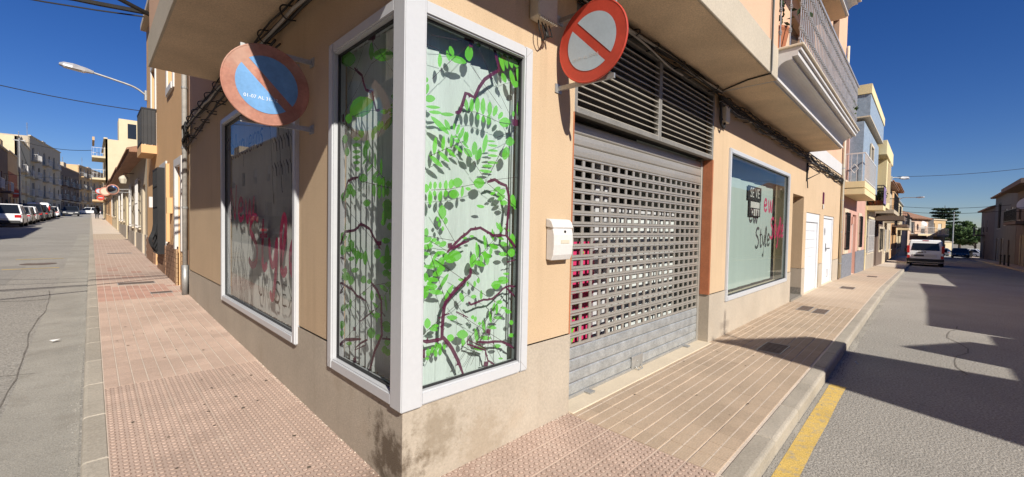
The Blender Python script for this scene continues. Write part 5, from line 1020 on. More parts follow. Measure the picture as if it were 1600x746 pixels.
# ---- right street, our side (facade y = 0 faces -y): local x = world x
def exB(t):
    q = MB(); q.box(1.7, 8.4, -.40, 0, 3.45, 5.75); bay = q.build('tiled_bay', 'blue_tile', t, local=True)
    q = MB(); q.box(4.2, 5.2, -.42, -.401, 4.0, 5.2); q.build('bay_window', 'window_dark', bay, local=True)
    q = MB(); q.box(4.05, 5.35, -.46, -.421, 3.9, 4.0); q.box(4.05, 5.35, -.46, -.421, 5.2, 5.3); q.box(4.05, 4.2, -.46, -.421, 4.0, 5.2); q.box(5.2, 5.35, -.46, -.421, 4.0, 5.2); q.build('window_frame', 'stone_cream', bay, local=True)
    q = MB(); q.box(1.75, 8.4, -.55, .6, 5.95, 6.75); bx_ = q.build('roof_box', 'blue_tile', t, local=True)
    q = MB(); q.box(1.7, 8.45, -.58, .65, 6.752, 7.1); q.build('roof_parapet', 'house_yellow', bx_, local=True)
    q = MB(); q.box(1.74, 8.41, -.56, .6, 5.90, 5.948); q.build('box_soffit', 'stone_cream', bx_, local=True)
    q = MB(); q.box(.3, 4.6, -.605, -.0, 2.95, 3.15); q.build('balcony_corbel', 'house_yellow', t, local=True)
    q = MB(); c = Vector((.31, -.3, 3.85))   # diamond ornament on the near railing
    for a in range(4):
        p0 = Vector((.312, -.3 + .11 * math.cos(a * HALF), 3.85 + .16 * math.sin(a * HALF))); p1 = Vector((.312, -.3 + .11 * math.cos((a + 1) * HALF), 3.85 + .16 * math.sin((a + 1) * HALF))); q.tube([p0, p1], .012, 5)
    q.build('railing_diamond', 'white_paint', t, local=True)
    q = MB(); q.box(0.0, .12, -.03, 0, -.3, 3.1); q.build('corner_pilaster', 'house_pink', t, local=True)
    q = MB(); q.box(3.1, 3.4, -.06, 0, 1.95, 2.25); q.build('meter_box', 'house_pink', t, local=True)
house((17.25, 0, 0), 0, 8.4, 5.7, 8, 'pink house with slate plinth, blue tiled bay and white railed balcony', 'house_pink',
      wins=[(1.0, 2.0, .95, 2.35, 'sgd'), (5.6, 6.5, .95, 2.35, 'sgd'), (.5, 1.5, 3.5, 5.6, '')], doors=[(3.5, 4.8, -.2, 2.35, 'house_pink')], plinth=(.78, 'slate_plinth'),
      balc=[(.3, 4.6, 3.40, .60, 'white_paint', 'house_yellow')], extra=exB)
def exC(t):
    q = MB(); q.box(1.7, 5.3, -.63, 0, 2.95, 5.42); up = q.build('upper_volume', 'house_yellow', t, local=True)
    q = MB(); q.box(.05, 5.35, -.70, .3, 5.42, 6.10); q.build('roof_canopy', 'house_yellow', up, local=True, bevel=.01)
    q = MB(); q.box(2.6, 2.75, -.75, -.64, 3.2, 5.3); q.build('pilaster', 'stone_cream', up, local=True)
    q = MB(); q.box(.06, 1.7, -.665, -.655, 3.05, 3.85); q.build('balcony_cloth', 'cloth_purple', t, local=True)
    q = MB(); 
    for x in (1.2, 2.0, 2.8, 3.6): q.box(x, x + .07, -.05, -.001, .5, 2.3)
    q.build('shop_mullion', 'white_paint', t, local=True)
    q = MB(); q.box(.02, .3, -.05, 0, -.5, 2.9); q.build('pilaster', 'house_yellow', t, local=True)
house((25.7, 0, 0), 0, 5.4, 5.4, 8, 'yellow house with cantilevered upper floor and plant balcony', 'house_cream',
      wins=[(.9, 4.4, .55, 2.35, 'gw'), (.4, 1.4, 3.0, 5.1, '')], plinth=(.5, 'house_grey'), balc=[(.05, 1.7, 2.95, .65, 'dark_metal', 'house_yellow')], extra=exC)
def exD(t):
    q = MB(); q.box(.0, 2.9, -1.25, 0, 2.35, 2.6); q.build('canopy', 'house_brown', t, local=True)
    q = MB(); q.box(0, 2.6, -.9, -.86, 2.05, 2.35); q.build('shop_board', 'dark_metal', t, local=True)
house((31.15, 0, 0), 0, 7.0, 5.6, 8, 'dark brown shop front house with canopy beyond the yellow house', 'house_brown',
      wins=[(3.6, 4.4, .5, 1.9, 'gs'), (5.2, 6.0, .5, 1.9, 'gs'), (1, 2, 3.6, 5.0, 'b'), (4, 5, 3.6, 5.0, 'b')], doors=[(.8, 2.0, -.5, 2.0, 'dark_metal')], balc=[(.5, 6.2, 3.0, .8, 'dark_metal', 'house_beige')], extra=exD)
house((38.2, 0, 0), 0, 9, 5.2, 8, 'beige house with white shutters before the van', 'house_beige',
      wins=[(1, 2, .3, 1.9, 'gsw'), (6.2, 7.2, .3, 1.9, 'gsw'), (1.5, 2.5, 3.0, 4.5, 'b'), (6, 7, 3.0, 4.5, 'b')], doors=[(3.4, 4.6, -.7, 1.8, 'door_white')], balc=[(1, 4, 2.6, .8, 'dark_metal')], roof='tile')
house((47.3, 0, 0), 0, 11, 5.8, 8, 'brown balconied house beside the van on the left of the right street', 'house_peach',
      wins=[(1, 2, .2, 1.6, 'g'), (7, 8, .2, 1.6, 'g'), (2, 3.4, 2.8, 4.8, 'B'), (7, 8.4, 2.8, 4.8, 'B')], doors=[(4, 5.4, -.9, 1.5, 'bark')], balc=[(1, 9, 2.4, 1.0, 'dark_metal', 'house_brown')], roof='tile')
house((58.4, 0, 0), 0, 12, 5.0, 8, 'pale house with blue roof edge farther along the right street', 'house_cream',
      wins=[(2, 3, 0, 1.4, 'g'), (8, 9, 0, 1.4, 'g'), (2, 3.4, 2.6, 4.3, 'B'), (8, 9.4, 2.6, 4.3, 'B')], doors=[(5, 6.2, -1.1, 1.2, 'door_white')], balc=[(1.2, 10, 2.2, .9, 'white_paint')], trim='blue_tile')
def exF(t):
    q = MB(); q.lathe((3.2, -.6, 4.6), (-.4, -.8, .45), [(0, .05), (.05, .30), (.10, .38), (.12, .39)], 18); q.build('satellite_dish', 'white_paint', t, local=True)
house((78, -.4, -1.6), -.30, 7.0, 5.3, 8, 'peach house with satellite dish at the bend of the right street', 'house_rose',
      wins=[(1, 2.2, 3.2, 4.9, ''), (4.3, 5.8, 3.2, 4.9, 'b'), (1, 2.4, .6, 2.2, 'd')], doors=[(4.2, 5.6, .0, 2.4, 'bark')], balc=[(.6, 6.4, 3.2, .9, 'white_paint', 'house_cream')], roof='tile', extra=exF)
house((84.75, -2.5, -1.7), -.30, 6.0, 5.4, 7, 'ochre house at the far left corner of the right street end', 'house_orange',
      wins=[(.8, 2, 3.2, 4.9, ''), (3.2, 4.6, 3.2, 4.9, 'b')], doors=[(1.2, 2.4, .0, 2.4, 'house_brown'), (3.2, 4.6, 0, 2.5, 'roller_blind')], balc=[(.5, 5, 3.2, .7, 'white_paint', 'house_cream')])
house((118, -1.5, -2.6), -.9, 6, 2.6, 6, 'low pale wall house in front of the trees at the right street end', 'house_cream', wins=[(1, 2, 1, 2.0, 'g')], doors=[(3.5, 4.6, 0, 2.2, 'bark')])
# ---- right street, far side (facade y = -8 faces +y): local x runs towards -x, origin at far end
YF = -8.0
def far_side(x1, L, H, label, wall, **k):
    return house((x1, YF, GR(x1 - L / 2)), math.pi, L, H, k.pop('D', 8), label, wall, **k)
def tower(t):
    # roof access tower with a lean-to roof, and a lower store beside it
    q = MB(); q.prism([(5.38, 3.5), (5.38, 5.80 - .58), (3.80 + 0, 5.15), (3.8, 3.5)], lambda p, w_: (p[0], w_, p[1]), .02, 2.4) if False else None
    X = lambda wx: 8.0 - wx        # world x -> local x (origin at world x = 8)
    q.prism([(X(2.45), 3.5), (X(2.68), 5.80), (X(4.15), 5.12), (X(4.32), 3.5)], lambda p, w_: (p[0], w_, p[1]), .0, 2.6); tw = q.build('roof_tower', 'house_beige', t, local=True)
    q = MB(); q.prism([(X(2.60), 5.80), (X(2.60), 5.88), (X(4.28), 5.16), (X(4.28), 5.08)], lambda p, w_: (p[0], w_, p[1]), -.10, 2.7); q.build('tower_roof', 'roof_tile', tw, local=True)
    q = MB(); q.prism([(X(5.55), 3.5), (X(5.55), 4.38), (X(7.05), 3.80), (X(7.05), 3.5)], lambda p, w_: (p[0], w_, p[1]), .0, 1.4); q.build('roof_store', 'house_beige', t, local=True)
    q = MB(); q.tube([(X(3.0), .3, 5.6), (X(3.0), .3, 6.5)], .02, 6); q.tube([(X(2.8), .3, 6.3), (X(3.2), .3, 6.3)], .012, 5); q.tube([(X(2.85), .3, 6.15), (X(3.15), .3, 6.15)], .012, 5); q.build('antenna', 'galv', t, local=True)
far_side(8.0, 10, 3.3, 'single storey house with roof tower across the right street, seen only in reflections', 'house_beige', wins=[(2, 3.4, .9, 2.2, 'g'), (7, 8.4, .9, 2.2, 'g')], doors=[(4.5, 5.7, 0, 2.3, 'bark')], extra=tower, cornice=False, parapet=.3)
far_side(18.8, 10.7, 3.8, 'single storey cream house across the right street, seen only in reflections', 'house_cream', wins=[(2, 3.4, .9, 2.2, 'g'), (7, 8.4, .9, 2.2, 'g')], doors=[(4.5, 5.7, 0, 2.3, 'bark')], parapet=.1)
far_side(28, 9.1, 3.4, 'low garage building across the right street, out of the frame', 'house_grey', doors=[(1, 4, 0, 2.4, 'roller_blind'), (5, 8, 0, 2.4, 'roller_blind')])
far_side(46.9, 18.8, 5.35, 'two storey house across the right street, shading the van', 'house_brown', wins=[(2, 3.2, 3.2, 4.6, 'b'), (8, 9.2, 3.2, 4.6, 'b'), (2, 3.2, .9, 2.2, 'g')], doors=[(6, 7.2, 0, 2.3, 'bark')], cornice=False)
def exR(t):
    q = MB(); q.box(-.2, 11.2, -1.0, 0, 6.4, 6.75); q.build('roof_canopy', 'house_brown', t, local=True)
    q = MB()
    for x in (3.0, 5.0): q.box(x - .15, x, -.06, 0, 0, 2.6); q.box(x + 1.0, x + 1.15, -.06, 0, 0, 2.6)
    q.build('door_surround', 'stone_cream', t, local=True)
    q = MB(); q.lathe((9.6, -.5, 4.9), (.6, -.6, .4), [(0, .05), (.06, .4), (.14, .5), (.16, .5)], 16); q.build('satellite_dish', 'white_paint', t, local=True)
far_side(58, 11, 6.6, 'brown two storey house with long balcony at the right edge of the photo', 'house_brown', wins=[(1.2, 2.4, 3.9, 5.8, 'd'), (5.5, 7.2, 3.9, 5.8, 'd'), (9, 10, 3.9, 5.6, 'b')], doors=[(3.0, 4.0, 0, 2.5, 'house_brown'), (5.0, 6.0, 0, 2.5, 'house_brown'), (8.2, 9.6, 0, 2.4, 'dark_metal')], balc=[(3.6, 10.6, 3.6, 1.1, 'dark_metal', 'house_brown')], extra=exR)
far_side(75, 16.9, 7.2, 'grey house with tiled eaves and tall dark window on the right side of the street', 'house_dark', wins=[(3, 5.6, 3.6, 6.4, 'd'), (9, 10.4, 3.9, 5.6, 'b'), (13, 14.4, 3.9, 5.6, 'b')], doors=[(2.2, 4.2, 0, 2.5, 'dark_metal'), (6.5, 8.5, 0, 2.5, 'house_brown'), (12, 13.2, 0, 2.4, 'bark')], roof='tile')
far_side(92, 16.9, 6.6, 'far house with red tiled roof at the right end of the street', 'house_brown', wins=[(3, 4.2, 3.6, 5.2, 'b'), (8, 9.2, 3.6, 5.2, 'b')], doors=[(5, 6.2, 0, 2.4, 'bark')], balc=[(2, 6, 3.3, .9)], roof='tile')
# ================================================================ vehicles
def wheel_set(t, xs, half, r=.32, w=.2):
    for x in xs:
        for s in (-1, 1):
            m = MB(); m.lathe((x, s * half, r), (0, s, 0), [(-w, r * .92), (-w + .02, r), (-.02, r), (0, r * .92), (0, r * .62), (-.03, r * .6)], 18); wo = m.build('wheel', 'tyre', t, local=True, smooth=False)
            m = MB(); m.lathe((x, s * half - s * .03, r), (0, s, 0), [(0, r * .62), (.015, r * .60), (.02, r * .2), (.03, r * .12)], 14); m.build('rim', 'rim', wo, local=True)
def car(loc, rz, paint, label, L=4.3, W=1.78, H=1.5, suv=False, cat='car', van=False):
    """front towards +x, origin on the ground at the centre"""
    t = thing('parked_car', label, cat, loc, rz, 'cars in the left street')
    h = W / 2; b = .95 if suv else .86; g = .24; f, r = L / 2, -L / 2
    # body shell: side outline lofted through half-width sections
    low = [(r, .42), (r - .02, .62), (r + .02, b - .02), (r + .10, b), (f - 1.25, b), (f - .35, b - .16), (f - .05, b - .30), (f, .5), (f - .04, g), (f - .55, g), (r + .55, g), (r + .04, g + .04)]
    m = MB(); m.prism(low, lambda p, s: (p[0], s, p[1]), -h, h); m.build('body', paint, t, local=True, bevel=.07, bseg=2)
    tw = h - .20; roof_r = r + (.45 if suv or van else .75); roof_f = f - (2.0 if not van else 1.3); wf = f - 1.15; wr = r + .12
    cab = [((wr, b - .02), h - .04), ((wf, b - .02), h - .04), ((roof_f, H), tw), ((roof_r, H), tw)]
    m = MB(); vs_ = []
    for (p, hw) in cab: vs_ += [(p[0], -hw, p[1] - (.045 if p[1] == H else 0)), (p[0], hw, p[1] - (.045 if p[1] == H else 0))]
    m.add(vs_, [(0, 1, 3, 2), (2, 3, 5, 4), (4, 5, 7, 6), (6, 7, 1, 0), (0, 2, 4, 6), (1, 7, 5, 3)]); m.build('windows', 'car_glass', t, local=True)
    m = MB(); m.add([(roof_r - .05, -tw - .01, H - .06), (roof_f + .05, -tw - .01, H - .06), (roof_f + .05, tw + .01, H - .06), (roof_r - .05, tw + .01, H - .06), (roof_r + .05, -tw + .06, H), (roof_f - .1, -tw + .06, H), (roof_f - .1, tw - .06, H), (roof_r + .05, tw - .06, H)], [(0, 3, 2, 1), (4, 5, 6, 7), (0, 1, 5, 4), (1, 2, 6, 5), (2, 3, 7, 6), (3, 0, 4, 7)])
    for s in (-1, 1):
        for (a, b_) in (((wr, b - .02), (roof_r, H - .04)), ((wf, b - .02), (roof_f, H - .04)), (((wr + wf) / 2 - .1, b - .02), ((roof_r + roof_f) / 2 - .1, H - .04))):
            m.tube([(a[0], s * (h - .035), a[1]), (b_[0], s * (tw + .005), b_[1])], .045, 6)
    m.build('roof', paint, t, local=True)
    wheel_set(t, (r + .78, f - .82), h + .01)
    for s in (-1, 1):
        m = MB(); m.box(r - .03, r + .08, s * h * .95 - .0 if s < 0 else h * .62, s * h * .62 if s < 0 else h * .95, .66, b - .08); m.build('tail_light', 'lamp_red', t, local=True)
        m = MB(); m.box(f - .14, f + .01, *sorted((s * h * .9, s * h * .55)), .56, .68); m.build('headlight', 'lamp_clear', t, local=True)
        m = MB(); m.box(wf - .25, wf - .1, *sorted((s * h, s * (h + .16))), b, b + .13); m.build('mirror', 'car_plastic', t, local=True)
    m = MB(); m.box(r - .05, r + .05, -h * .9, h * .9, .26, .46); m.box(f - .06, f + .04, -h * .88, h * .88, .24, .42); m.build('bumper', 'car_plastic' if suv else paint, t, local=True, bevel=.02)
    m = MB(); m.box(r - .06, r - .02, -.26, .26, .52, .63); m.box(f + .01, f + .045, -.26, .26, .42, .52); m.build('number_plate', 'plate', t, local=True)
    return t
def lcar(x, y, paint, label, rz=HALF, **k): return car((x, y, G(-3, y) - .12), rz, paint, label, **k)
lcar(-5.75, 47.0, 'car_white', 'white sport utility car parked nearest in the left street', suv=True, H=1.66, W=1.86, L=4.5)
lcar(-5.65, 52.6, 'car_silver', 'silver hatchback parked behind the white sport utility car')
lcar(-5.7, 58.0, 'car_white', 'small pale car third in the parked row of the left street')
lcar(-5.6, 63.6, 'car_dark', 'tall dark car parked fourth in the left street row', suv=True, H=1.75)
lcar(-5.5, 69.2, 'car_dark', 'low dark car parked before the white van in the left street')
lcar(-5.5, 79.5, 'car_dark', 'dark estate car parked beyond the white van')
lcar(-5.3, 86, 'car_white', 'white car parked at the end of the left row')
lcar(-3.6, 99, 'car_dark', 'dark car with pale bumper driving towards the camera in the left street', rz=-HALF, suv=True, H=1.65, W=1.86)
lcar(-1.9, 128, 'car_white', 'white car crossing far up the left street', rz=math.pi)
lcar(-5.7, 24.5, 'car_dark', 'dark green car parked opposite the left shop window, seen in its reflection')
lcar(-5.7, 30.5, 'car_dark', 'black car behind the one reflected in the left shop window')
def van(loc, rz, label, L=5.2, W=1.95, H=1.96, group=None):
    """rear at x = 0, front towards +x"""
    t = thing('parked_van', label, 'van', loc, rz, group); h = W / 2
    side = [(0.02, .42), (-.02, .60), (.0, 1.05), (.10, 1.80), (.20, H - .03), (.5, H), (L - 1.75, H), (L - 1.3, H - .1), (L - .75, 1.25), (L - .1, .98), (L, .62), (L - .03, .28), (.1, .28)]
    hw = lambda z: h if z < 1.0 else h - .16 * ((z - 1.0) / .96) ** 1.5
    m = MB(); n = len(side); m.add([(p[0], -hw(p[1]), p[1]) for p in side] + [(p[0], hw(p[1]), p[1]) for p in side], [tuple(range(n))[::-1], tuple(range(n, 2 * n))] + [(i, (i + 1) % n, n + (i + 1) % n, n + i) for i in range(n)])
    m.build('body', 'car_white', t, local=True, bevel=.06, bseg=2)
    m = MB(); m.add([(-.012, -.72, 1.20), (-.012, .72, 1.20), (.085, .68, 1.70), (.085, -.68, 1.70)], [(0, 1, 2, 3)]); m.add([(.0, -.74, 1.18), (.0, .74, 1.18), (.10, .70, 1.72), (.10, -.70, 1.72)], [(0, 1, 2, 3)]); m.build('rear_window', 'car_glass', t, local=True)
    m = MB()
    for y0, y1 in ((-.30, .05), (.2, .5)): m.add([(-.006 + .05, y0, 1.36), (-.006 + .05, y1, 1.36), (.06, y1, 1.52), (.06, y0, 1.52)], [(0, 1, 2, 3)])
    for s in (-1, 1):
        m = MB(); m.box(-.035, .12, *sorted((s * (h - .145), s * (h + .004))), .98, 1.52); m.build('tail_light', 'lamp_red', t, local=True, bevel=.015)
        m = MB(); m.box(-.05, .1, *sorted((s * (h - .17), s * (h - .02))), .60, .80); m.build('reflector', 'lamp_red', t, local=True)
        m = MB(); m.box(L - 1.35, L - 1.2, *sorted((s * h, s * (h + .24))), 1.05, 1.32); m.build('mirror', 'car_plastic', t, local=True, bevel=.02)
        m = MB(); m.add([(x, s * (hw(z) + .008), z) for x, z in ((.4, 1.16), (L - 1.15, 1.16), (L - 1.5, 1.68), (.45, 1.68))], [(0, 1, 2, 3)]); m.build('side_window', 'car_glass', t, local=True)
        m = MB(); m.box(-.04, .25, *sorted((s * (h - .16), s * (h + .006))), .36, .58); m.build('corner_bumper', 'car_plastic', t, local=True, bevel=.02)
    m = MB(); m.box(-.10, .10, -h + .1, h - .1, .36, .56); m.build('bumper', 'car_plastic', t, local=True, bevel=.02)
    m = MB(); m.box(-.045, -.0, -.62, .66, .70, .90); m.build('plate_recess', 'white_paint', t, local=True, bevel=.01)
    m = MB(); m.box(-.055, -.044, -.10 + .16, .42 + .16, .74, .86); m.build('number_plate', 'car_plastic', t, local=True)
    m = MB(); m.box(-.05, -.0, .1, .36, 1.02, 1.08); m.build('door_handle', 'car_plastic', t, local=True)
    m = MB(); m.lathe((-.02, 0, 1.06), (-1, 0, 0), [(0, .06), (.012, .055)], 12); m.build('badge', 'rim', t, local=True)
    m = MB(); m.box(.14, .26, -.16, .16, 1.86, 1.92); m.build('brake_light', 'lamp_red', t, local=True)
    wheel_set(t, (.95, L - .95), h + .005, .33, .22)
    m = MB(); m.box(.3, L - .3, -h + .15, h - .15, .2, .32); m.build('underbody', 'car_plastic', t, local=True)
    return t
vr = van((41.6, -2.18, GR(42) - .13), 0, 'white passenger van parked by the kerb in the right street, seen from behind')
vr.rotation_euler = (0, math.atan(.024), 0)
van((-5.7, 72.6, GL(74) - .12), HALF, 'white van in the parked row far up the left street')
def rcar(x, y, paint, label, rz): 
    c = car((x, y, GR(x) - .12), rz, paint, label); c['group'] = 'cars at the far end of the right street'
rcar(112, -3.6, 'car_silver', 'silver car parked across the far end of the right street', 1.2); rcar(114, -7.6, 'car_white', 'white car parked under the trees at the right street end', 1.3); rcar(92, -6.0, 'car_dark', 'dark car parked on the right side far down the right street', math.pi)
# ================================================================ person
def person(loc, rz, label):
    t = thing('person', label, 'person', loc, rz)
    def ring(c, rx, ry, n=12): return [(c[0] + rx * math.cos(2 * math.pi * k / n), c[1] + ry * math.sin(2 * math.pi * k / n), c[2]) for k in range(n)]
    V = [(0, 0, .95), (0, 0, 1.15), (0, 0, 1.38), (0, .0, 1.48), (0, .01, 1.62), (-.09, 0, .90), (-.10, .06, .50), (-.10, .02, .09), (-.10, .16, .05), (.09, 0, .90), (.10, -.10, .50), (.10, -.22, .12), (.10, -.10, .05), (-.19, 0, 1.40), (-.25, -.03, 1.13), (-.24, .06, .90), (-.23, .10, .80), (.19, 0, 1.40), (.25, .03, 1.13), (.24, .12, .92), (.23, .16, .83), (0, .02, 1.72)]
    E = [(0, 1), (1, 2), (2, 3), (3, 4), (4, 21), (0, 5), (5, 6), (6, 7), (7, 8), (0, 9), (9, 10), (10, 11), (11, 12), (2, 13), (13, 14), (14, 15), (15, 16), (2, 17), (17, 18), (18, 19), (19, 20)]
    Rr = {0: (.17, .13), 1: (.16, .12), 2: (.19, .13), 3: (.065, .065), 4: (.095, .11), 5: (.11, .11), 6: (.075, .08), 7: (.05, .05), 8: (.04, .035), 9: (.11, .11), 10: (.075, .08), 11: (.05, .05), 12: (.04, .035), 13: (.07, .07), 14: (.055, .055), 15: (.045, .045), 16: (.04, .025), 17: (.07, .07), 18: (.055, .055), 19: (.045, .045), 20: (.04, .025), 21: (.07, .085)}
    me = bpy.data.meshes.new('body'); me.from_pydata(V, E, []); o = bpy.data.objects.new('tmp', me); COL.objects.link(o)
    md = o.modifiers.new('s', 'SKIN'); 
    for i, sv in enumerate(me.skin_vertices[0].data): sv.radius = Rr[i]; sv.use_root = (i == 0)
    o.modifiers.new('d', 'SUBSURF').levels = 2
    bpy.context.view_layer.update(); em = bpy.data.meshes.new_from_object(o.evaluated_get(bpy.context.evaluated_depsgraph_get())); bpy.data.objects.remove(o)
    em.materials.clear()
    for k in ('cloth_dark', 'skin', 'hair'): em.materials.append(M[k])
    for p in em.polygons:
        z = p.center.z; p.material_index = 2 if (z > 1.66 or (z > 1.52 and p.center.y < .0)) else (1 if z > 1.47 or (z < .88 and abs(p.center.x) > .2) else 0); p.use_smooth = True
    link('body', em, t, local=True)
    m = MB(); m.lathe((0, 0, .72), (0, 0, 1), [(0, .25), (.3, .22), (.5, .22), (.68, .20), (.76, .10)], 14); m.build('coat', 'cloth_dark', t, local=True, smooth=True)
    m = MB(); m.box(.19, .29, .0, .3, .52, .80); m.build('bag', 'car_plastic', t, local=True, bevel=.03)
person((-.72, 74.5, GL(74.5)), math.pi * .0, 'person in dark clothes with a bag walking far up the left pavement')
# ================================================================ street lamps, signs, mirror, poles
def lamp(base, tip, label, head=.7):
    b = Vector(base); tp = Vector(tip); d = (tp - b); t = thing('street_lamp', label, 'street lamp', base)
    m = MB(); pts = smooth_poly([b, b + d * .22 + Vector((0, 0, .16 * d.length * .5)), b + d * .6 + Vector((0, 0, .05 * d.length)), tp]); m.tube(pts, .03, 8); m.build('arm', 'galv', t, smooth=True)
    m = MB(); m.lathe(b + Vector((0, 0, -.15)), (0, 0, 1), [(0, .05), (.3, .05)], 8); m.build('wall_bracket', 'galv', t)
    e = d.copy(); e.z = d.z * .35; e.normalize(); s = e.cross(Vector((0, 0, 1))).normalized(); u = s.cross(e)
    W = lambda a, c, z: tp + e * a + s * c + u * z
    m = MB(); st = [(-.08, .05, -.03, .04), (.1, .10, -.05, .07), (.35, .14, -.06, .085), (head - .08, .11, -.05, .06), (head, .05, -.035, .02)]
    for a, w_, z0, z1 in st: m.v += [tuple(W(a, c, z)) for c, z in ((-w_, z0), (w_, z0), (w_, 0), (w_ * .6, z1), (-w_ * .6, z1), (-w_, 0))]
    for i in range(4):
        for k in range(6): m.f.append((i * 6 + k, i * 6 + (k + 1) % 6, (i + 1) * 6 + (k + 1) % 6, (i + 1) * 6 + k)); m.mi.append(0)
    m.f += [tuple(range(6))[::-1], tuple(24 + k for k in range(6))]; m.mi += [0, 0]; m.build('lamp_head', 'rail_steel', t)
    m = MB(); m.v = [tuple(W(a, c, -.075)) for a, c in ((.12, -.08), (.12, .08), (head - .1, .09), (head - .1, -.09))] + [tuple(W(a, c, -.045)) for a, c in ((.08, -.1), (.08, .1), (head - .06, .1), (head - .06, -.1))]; m.f = [(0, 1, 2, 3), (0, 4, 5, 1), (1, 5, 6, 2), (2, 6, 7, 3), (3, 7, 4, 0)]; m.mi = [0] * 5; m.build('lamp_glass', 'lamp_clear', t)
lamp((-.02, 15.5, 5.52), (-1.27, 15.5, 5.93), 'grey street lamp on a curved arm fixed to the peach house', .62)
lamp((30.9, -.66, 4.72), (31.4, -1.05, 4.78), 'grey street lamp on the yellow house in the right street', .5)
lamp((58.3, -.1, 5.2), (58.0, -1.4, 5.3), 'distant street lamp arm over the van', .6)
def round_sign(c, nrm, r, label, field, ring, bar=None, arrow=False, post=None):
    c = Vector(c); nr = Vector(nrm).normalized(); sd = Vector((0, 0, 1)).cross(nr).normalized(); t = thing('traffic_sign', label, 'road sign', c)
    m = MB(); m.lathe(c, nr, [(-.012, r * .97), (-.008, r), (.006, r), (.008, r * .96)], 24); p = m.build('plate', ring, t)
    m = MB(); m.lathe(c + nr * .009, nr, [(0, r * .74), (.002, r * .73)], 24); m.build('field', field, p)
    if bar: m = MB(); W = lambda a, b: c + sd * a * r + Vector((0, 0, 1)) * b * r + nr * .013; m.quad(W(-.55, -.13), W(.55, -.13), W(.55, .13), W(-.55, .13)); m.build('bar', bar, p)
    m = MB()
    if post: m.tube([Vector(post), Vector((post[0], post[1], c.z + r))], .03, 8); m.tube([Vector((post[0], post[1], c.z)), c - nr * .012], .015, 6)
    else: m.tube([c - nr * .015, c - nr * .015 + Vector((-c.x, 0, 0))], .02, 6)
    m.build('post', 'galv', t); return t
round_sign((-.84, 22.9, 2.78), (-.15, -1, 0), .19, 'round faded sign on the wall beside the traffic mirror', 'stone_cream', 'sign_red_faded')
t = thing('traffic_mirror', 'round convex traffic mirror with dark and red rim on the low tiled house', 'mirror', (-.62, 22.3, 2.85))
m = MB(); m.lathe((-.62, 22.3, 2.85), (-.3, -1, -.05), [(-.05, .14), (-.02, .205), (.02, .215), (.03, .19)], 24); m.build('rim', 'sign_red_faded', t)
m = MB(); m.lathe((-.62, 22.3, 2.85), (-.3, -1, -.05), [(.03, .188), (.045, .15), (.055, .08), (.06, .02)], 24); m.build('mirror_face', 'mirror_glass', t, smooth=True)
m = MB(); m.tube([(-.60, 22.35, 2.85), (0, 22.4, 2.9)], .025, 6); m.build('arm', 'galv', t)
t = thing('hanging_lantern', 'cream lantern over the pavement above the traffic mirror', 'lantern', (-.3, 21.4, 3.3))
m = MB(); m.lathe((-.32, 21.4, 3.05), (0, 0, 1), [(0, .05), (.03, .10), (.22, .15), (.30, .12), (.36, .03)], 8); m.build('lamp_shade', 'box_cream', t); m = MB(); m.tube([(0, 21.4, 3.5), (-.32, 21.4, 3.5), (-.32, 21.4, 3.4)], .015, 6); m.build('arm', 'dark_metal', t)
round_sign((-.72, 52, 4.15), (0, -1, 0), .27, 'red and white road sign on the wall far up the left pavement, upper one', 'sign_white', 'sign_red', None)
round_sign((-.62, 53.5, 3.6), (0, -1, 0), .27, 'red no entry sign on the wall far up the left pavement, lower one', 'sign_red', 'sign_red', 'sign_white')
round_sign((-8.0, 79.6, 4.6), (.3, -1, 0), .6, 'red no entry sign on the orange house front across the left street', 'sign_red', 'sign_red_faded', 'sign_white', post=(-8.05, 79.7, GL(79)))
def pole(x, y, h, label, arms=()):
    t = thing('utility_pole', label, 'pole', (x, y, G(x, y))); m = MB(); m.tube([(x, y, G(x, y) - .2), (x, y, h)], [.11, .07], 8); m.build('shaft', 'galv', t)
    m = MB(); m.box(x - .5, x + .5, y - .04, y + .04, h - .35, h - .25); m.build('cross_arm', 'galv', t)
    m = MB()
    for k in (-.45, 0, .45): m.lathe((x + k, y, h - .25), (0, 0, 1), [(0, .03), (.05, .06), (.12, .04)], 8)
    m.build('insulator', 'stone_cream', t)
pole(-7.3, 76, 11.2, 'utility pole with cross arm among the houses at the far left')
pole(118, -6.0, 6.0, 'tall lamp pole by the trees at the end of the right street')
def wire(a, b, sag, label, r=.012):
    a = Vector(a); b = Vector(b); pts = [a.lerp(b, i / 16) - Vector((0, 0, sag * 4 * (i / 16) * (1 - i / 16))) for i in range(17)]
    tag(MB().tube(pts, r, 5).build('overhead_cable', 'cable'), label, 'cable', 'overhead cables')
wire((-.05, 15.4, 5.0), (-8.1, 17.8, 6.6), .35, 'single overhead cable from the peach house across the left street')
wire((-.72, 5.35, 4.37), (-8.1, 5.0, 5.0), .45, 'upper black cable crossing the sky at the top left corner', .03)
wire((-.72, 5.2, 4.30), (-8.1, 0.8, 6.2), .35, 'lower black cable crossing the sky at the top left corner', .028)
wire((-.72, 4.9, 4.55), (-8.1, 1.6, 7.0), .25, 'thick black cable by the slab edge at the top left', .02)
wire((-.75, 5.45, 4.43), (-8.1, 6.4, 5.2), .5, 'thin cable just below the thick ones at the top left', .013)
wire((-.75, 5.5, 4.36), (-8.1, 7.8, 5.5), .45, 'lowest thin cable of the group at the top left corner', .010)
wire((-7.3, 76, 10.9), (-1.1, 68.2, 9.7), .4, 'cable from the far left pole to the pale block', .03)
wire((-7.3, 76, 10.6), (-8.0, 110, 8.0), .6, 'cable sagging along the far left houses', .025)
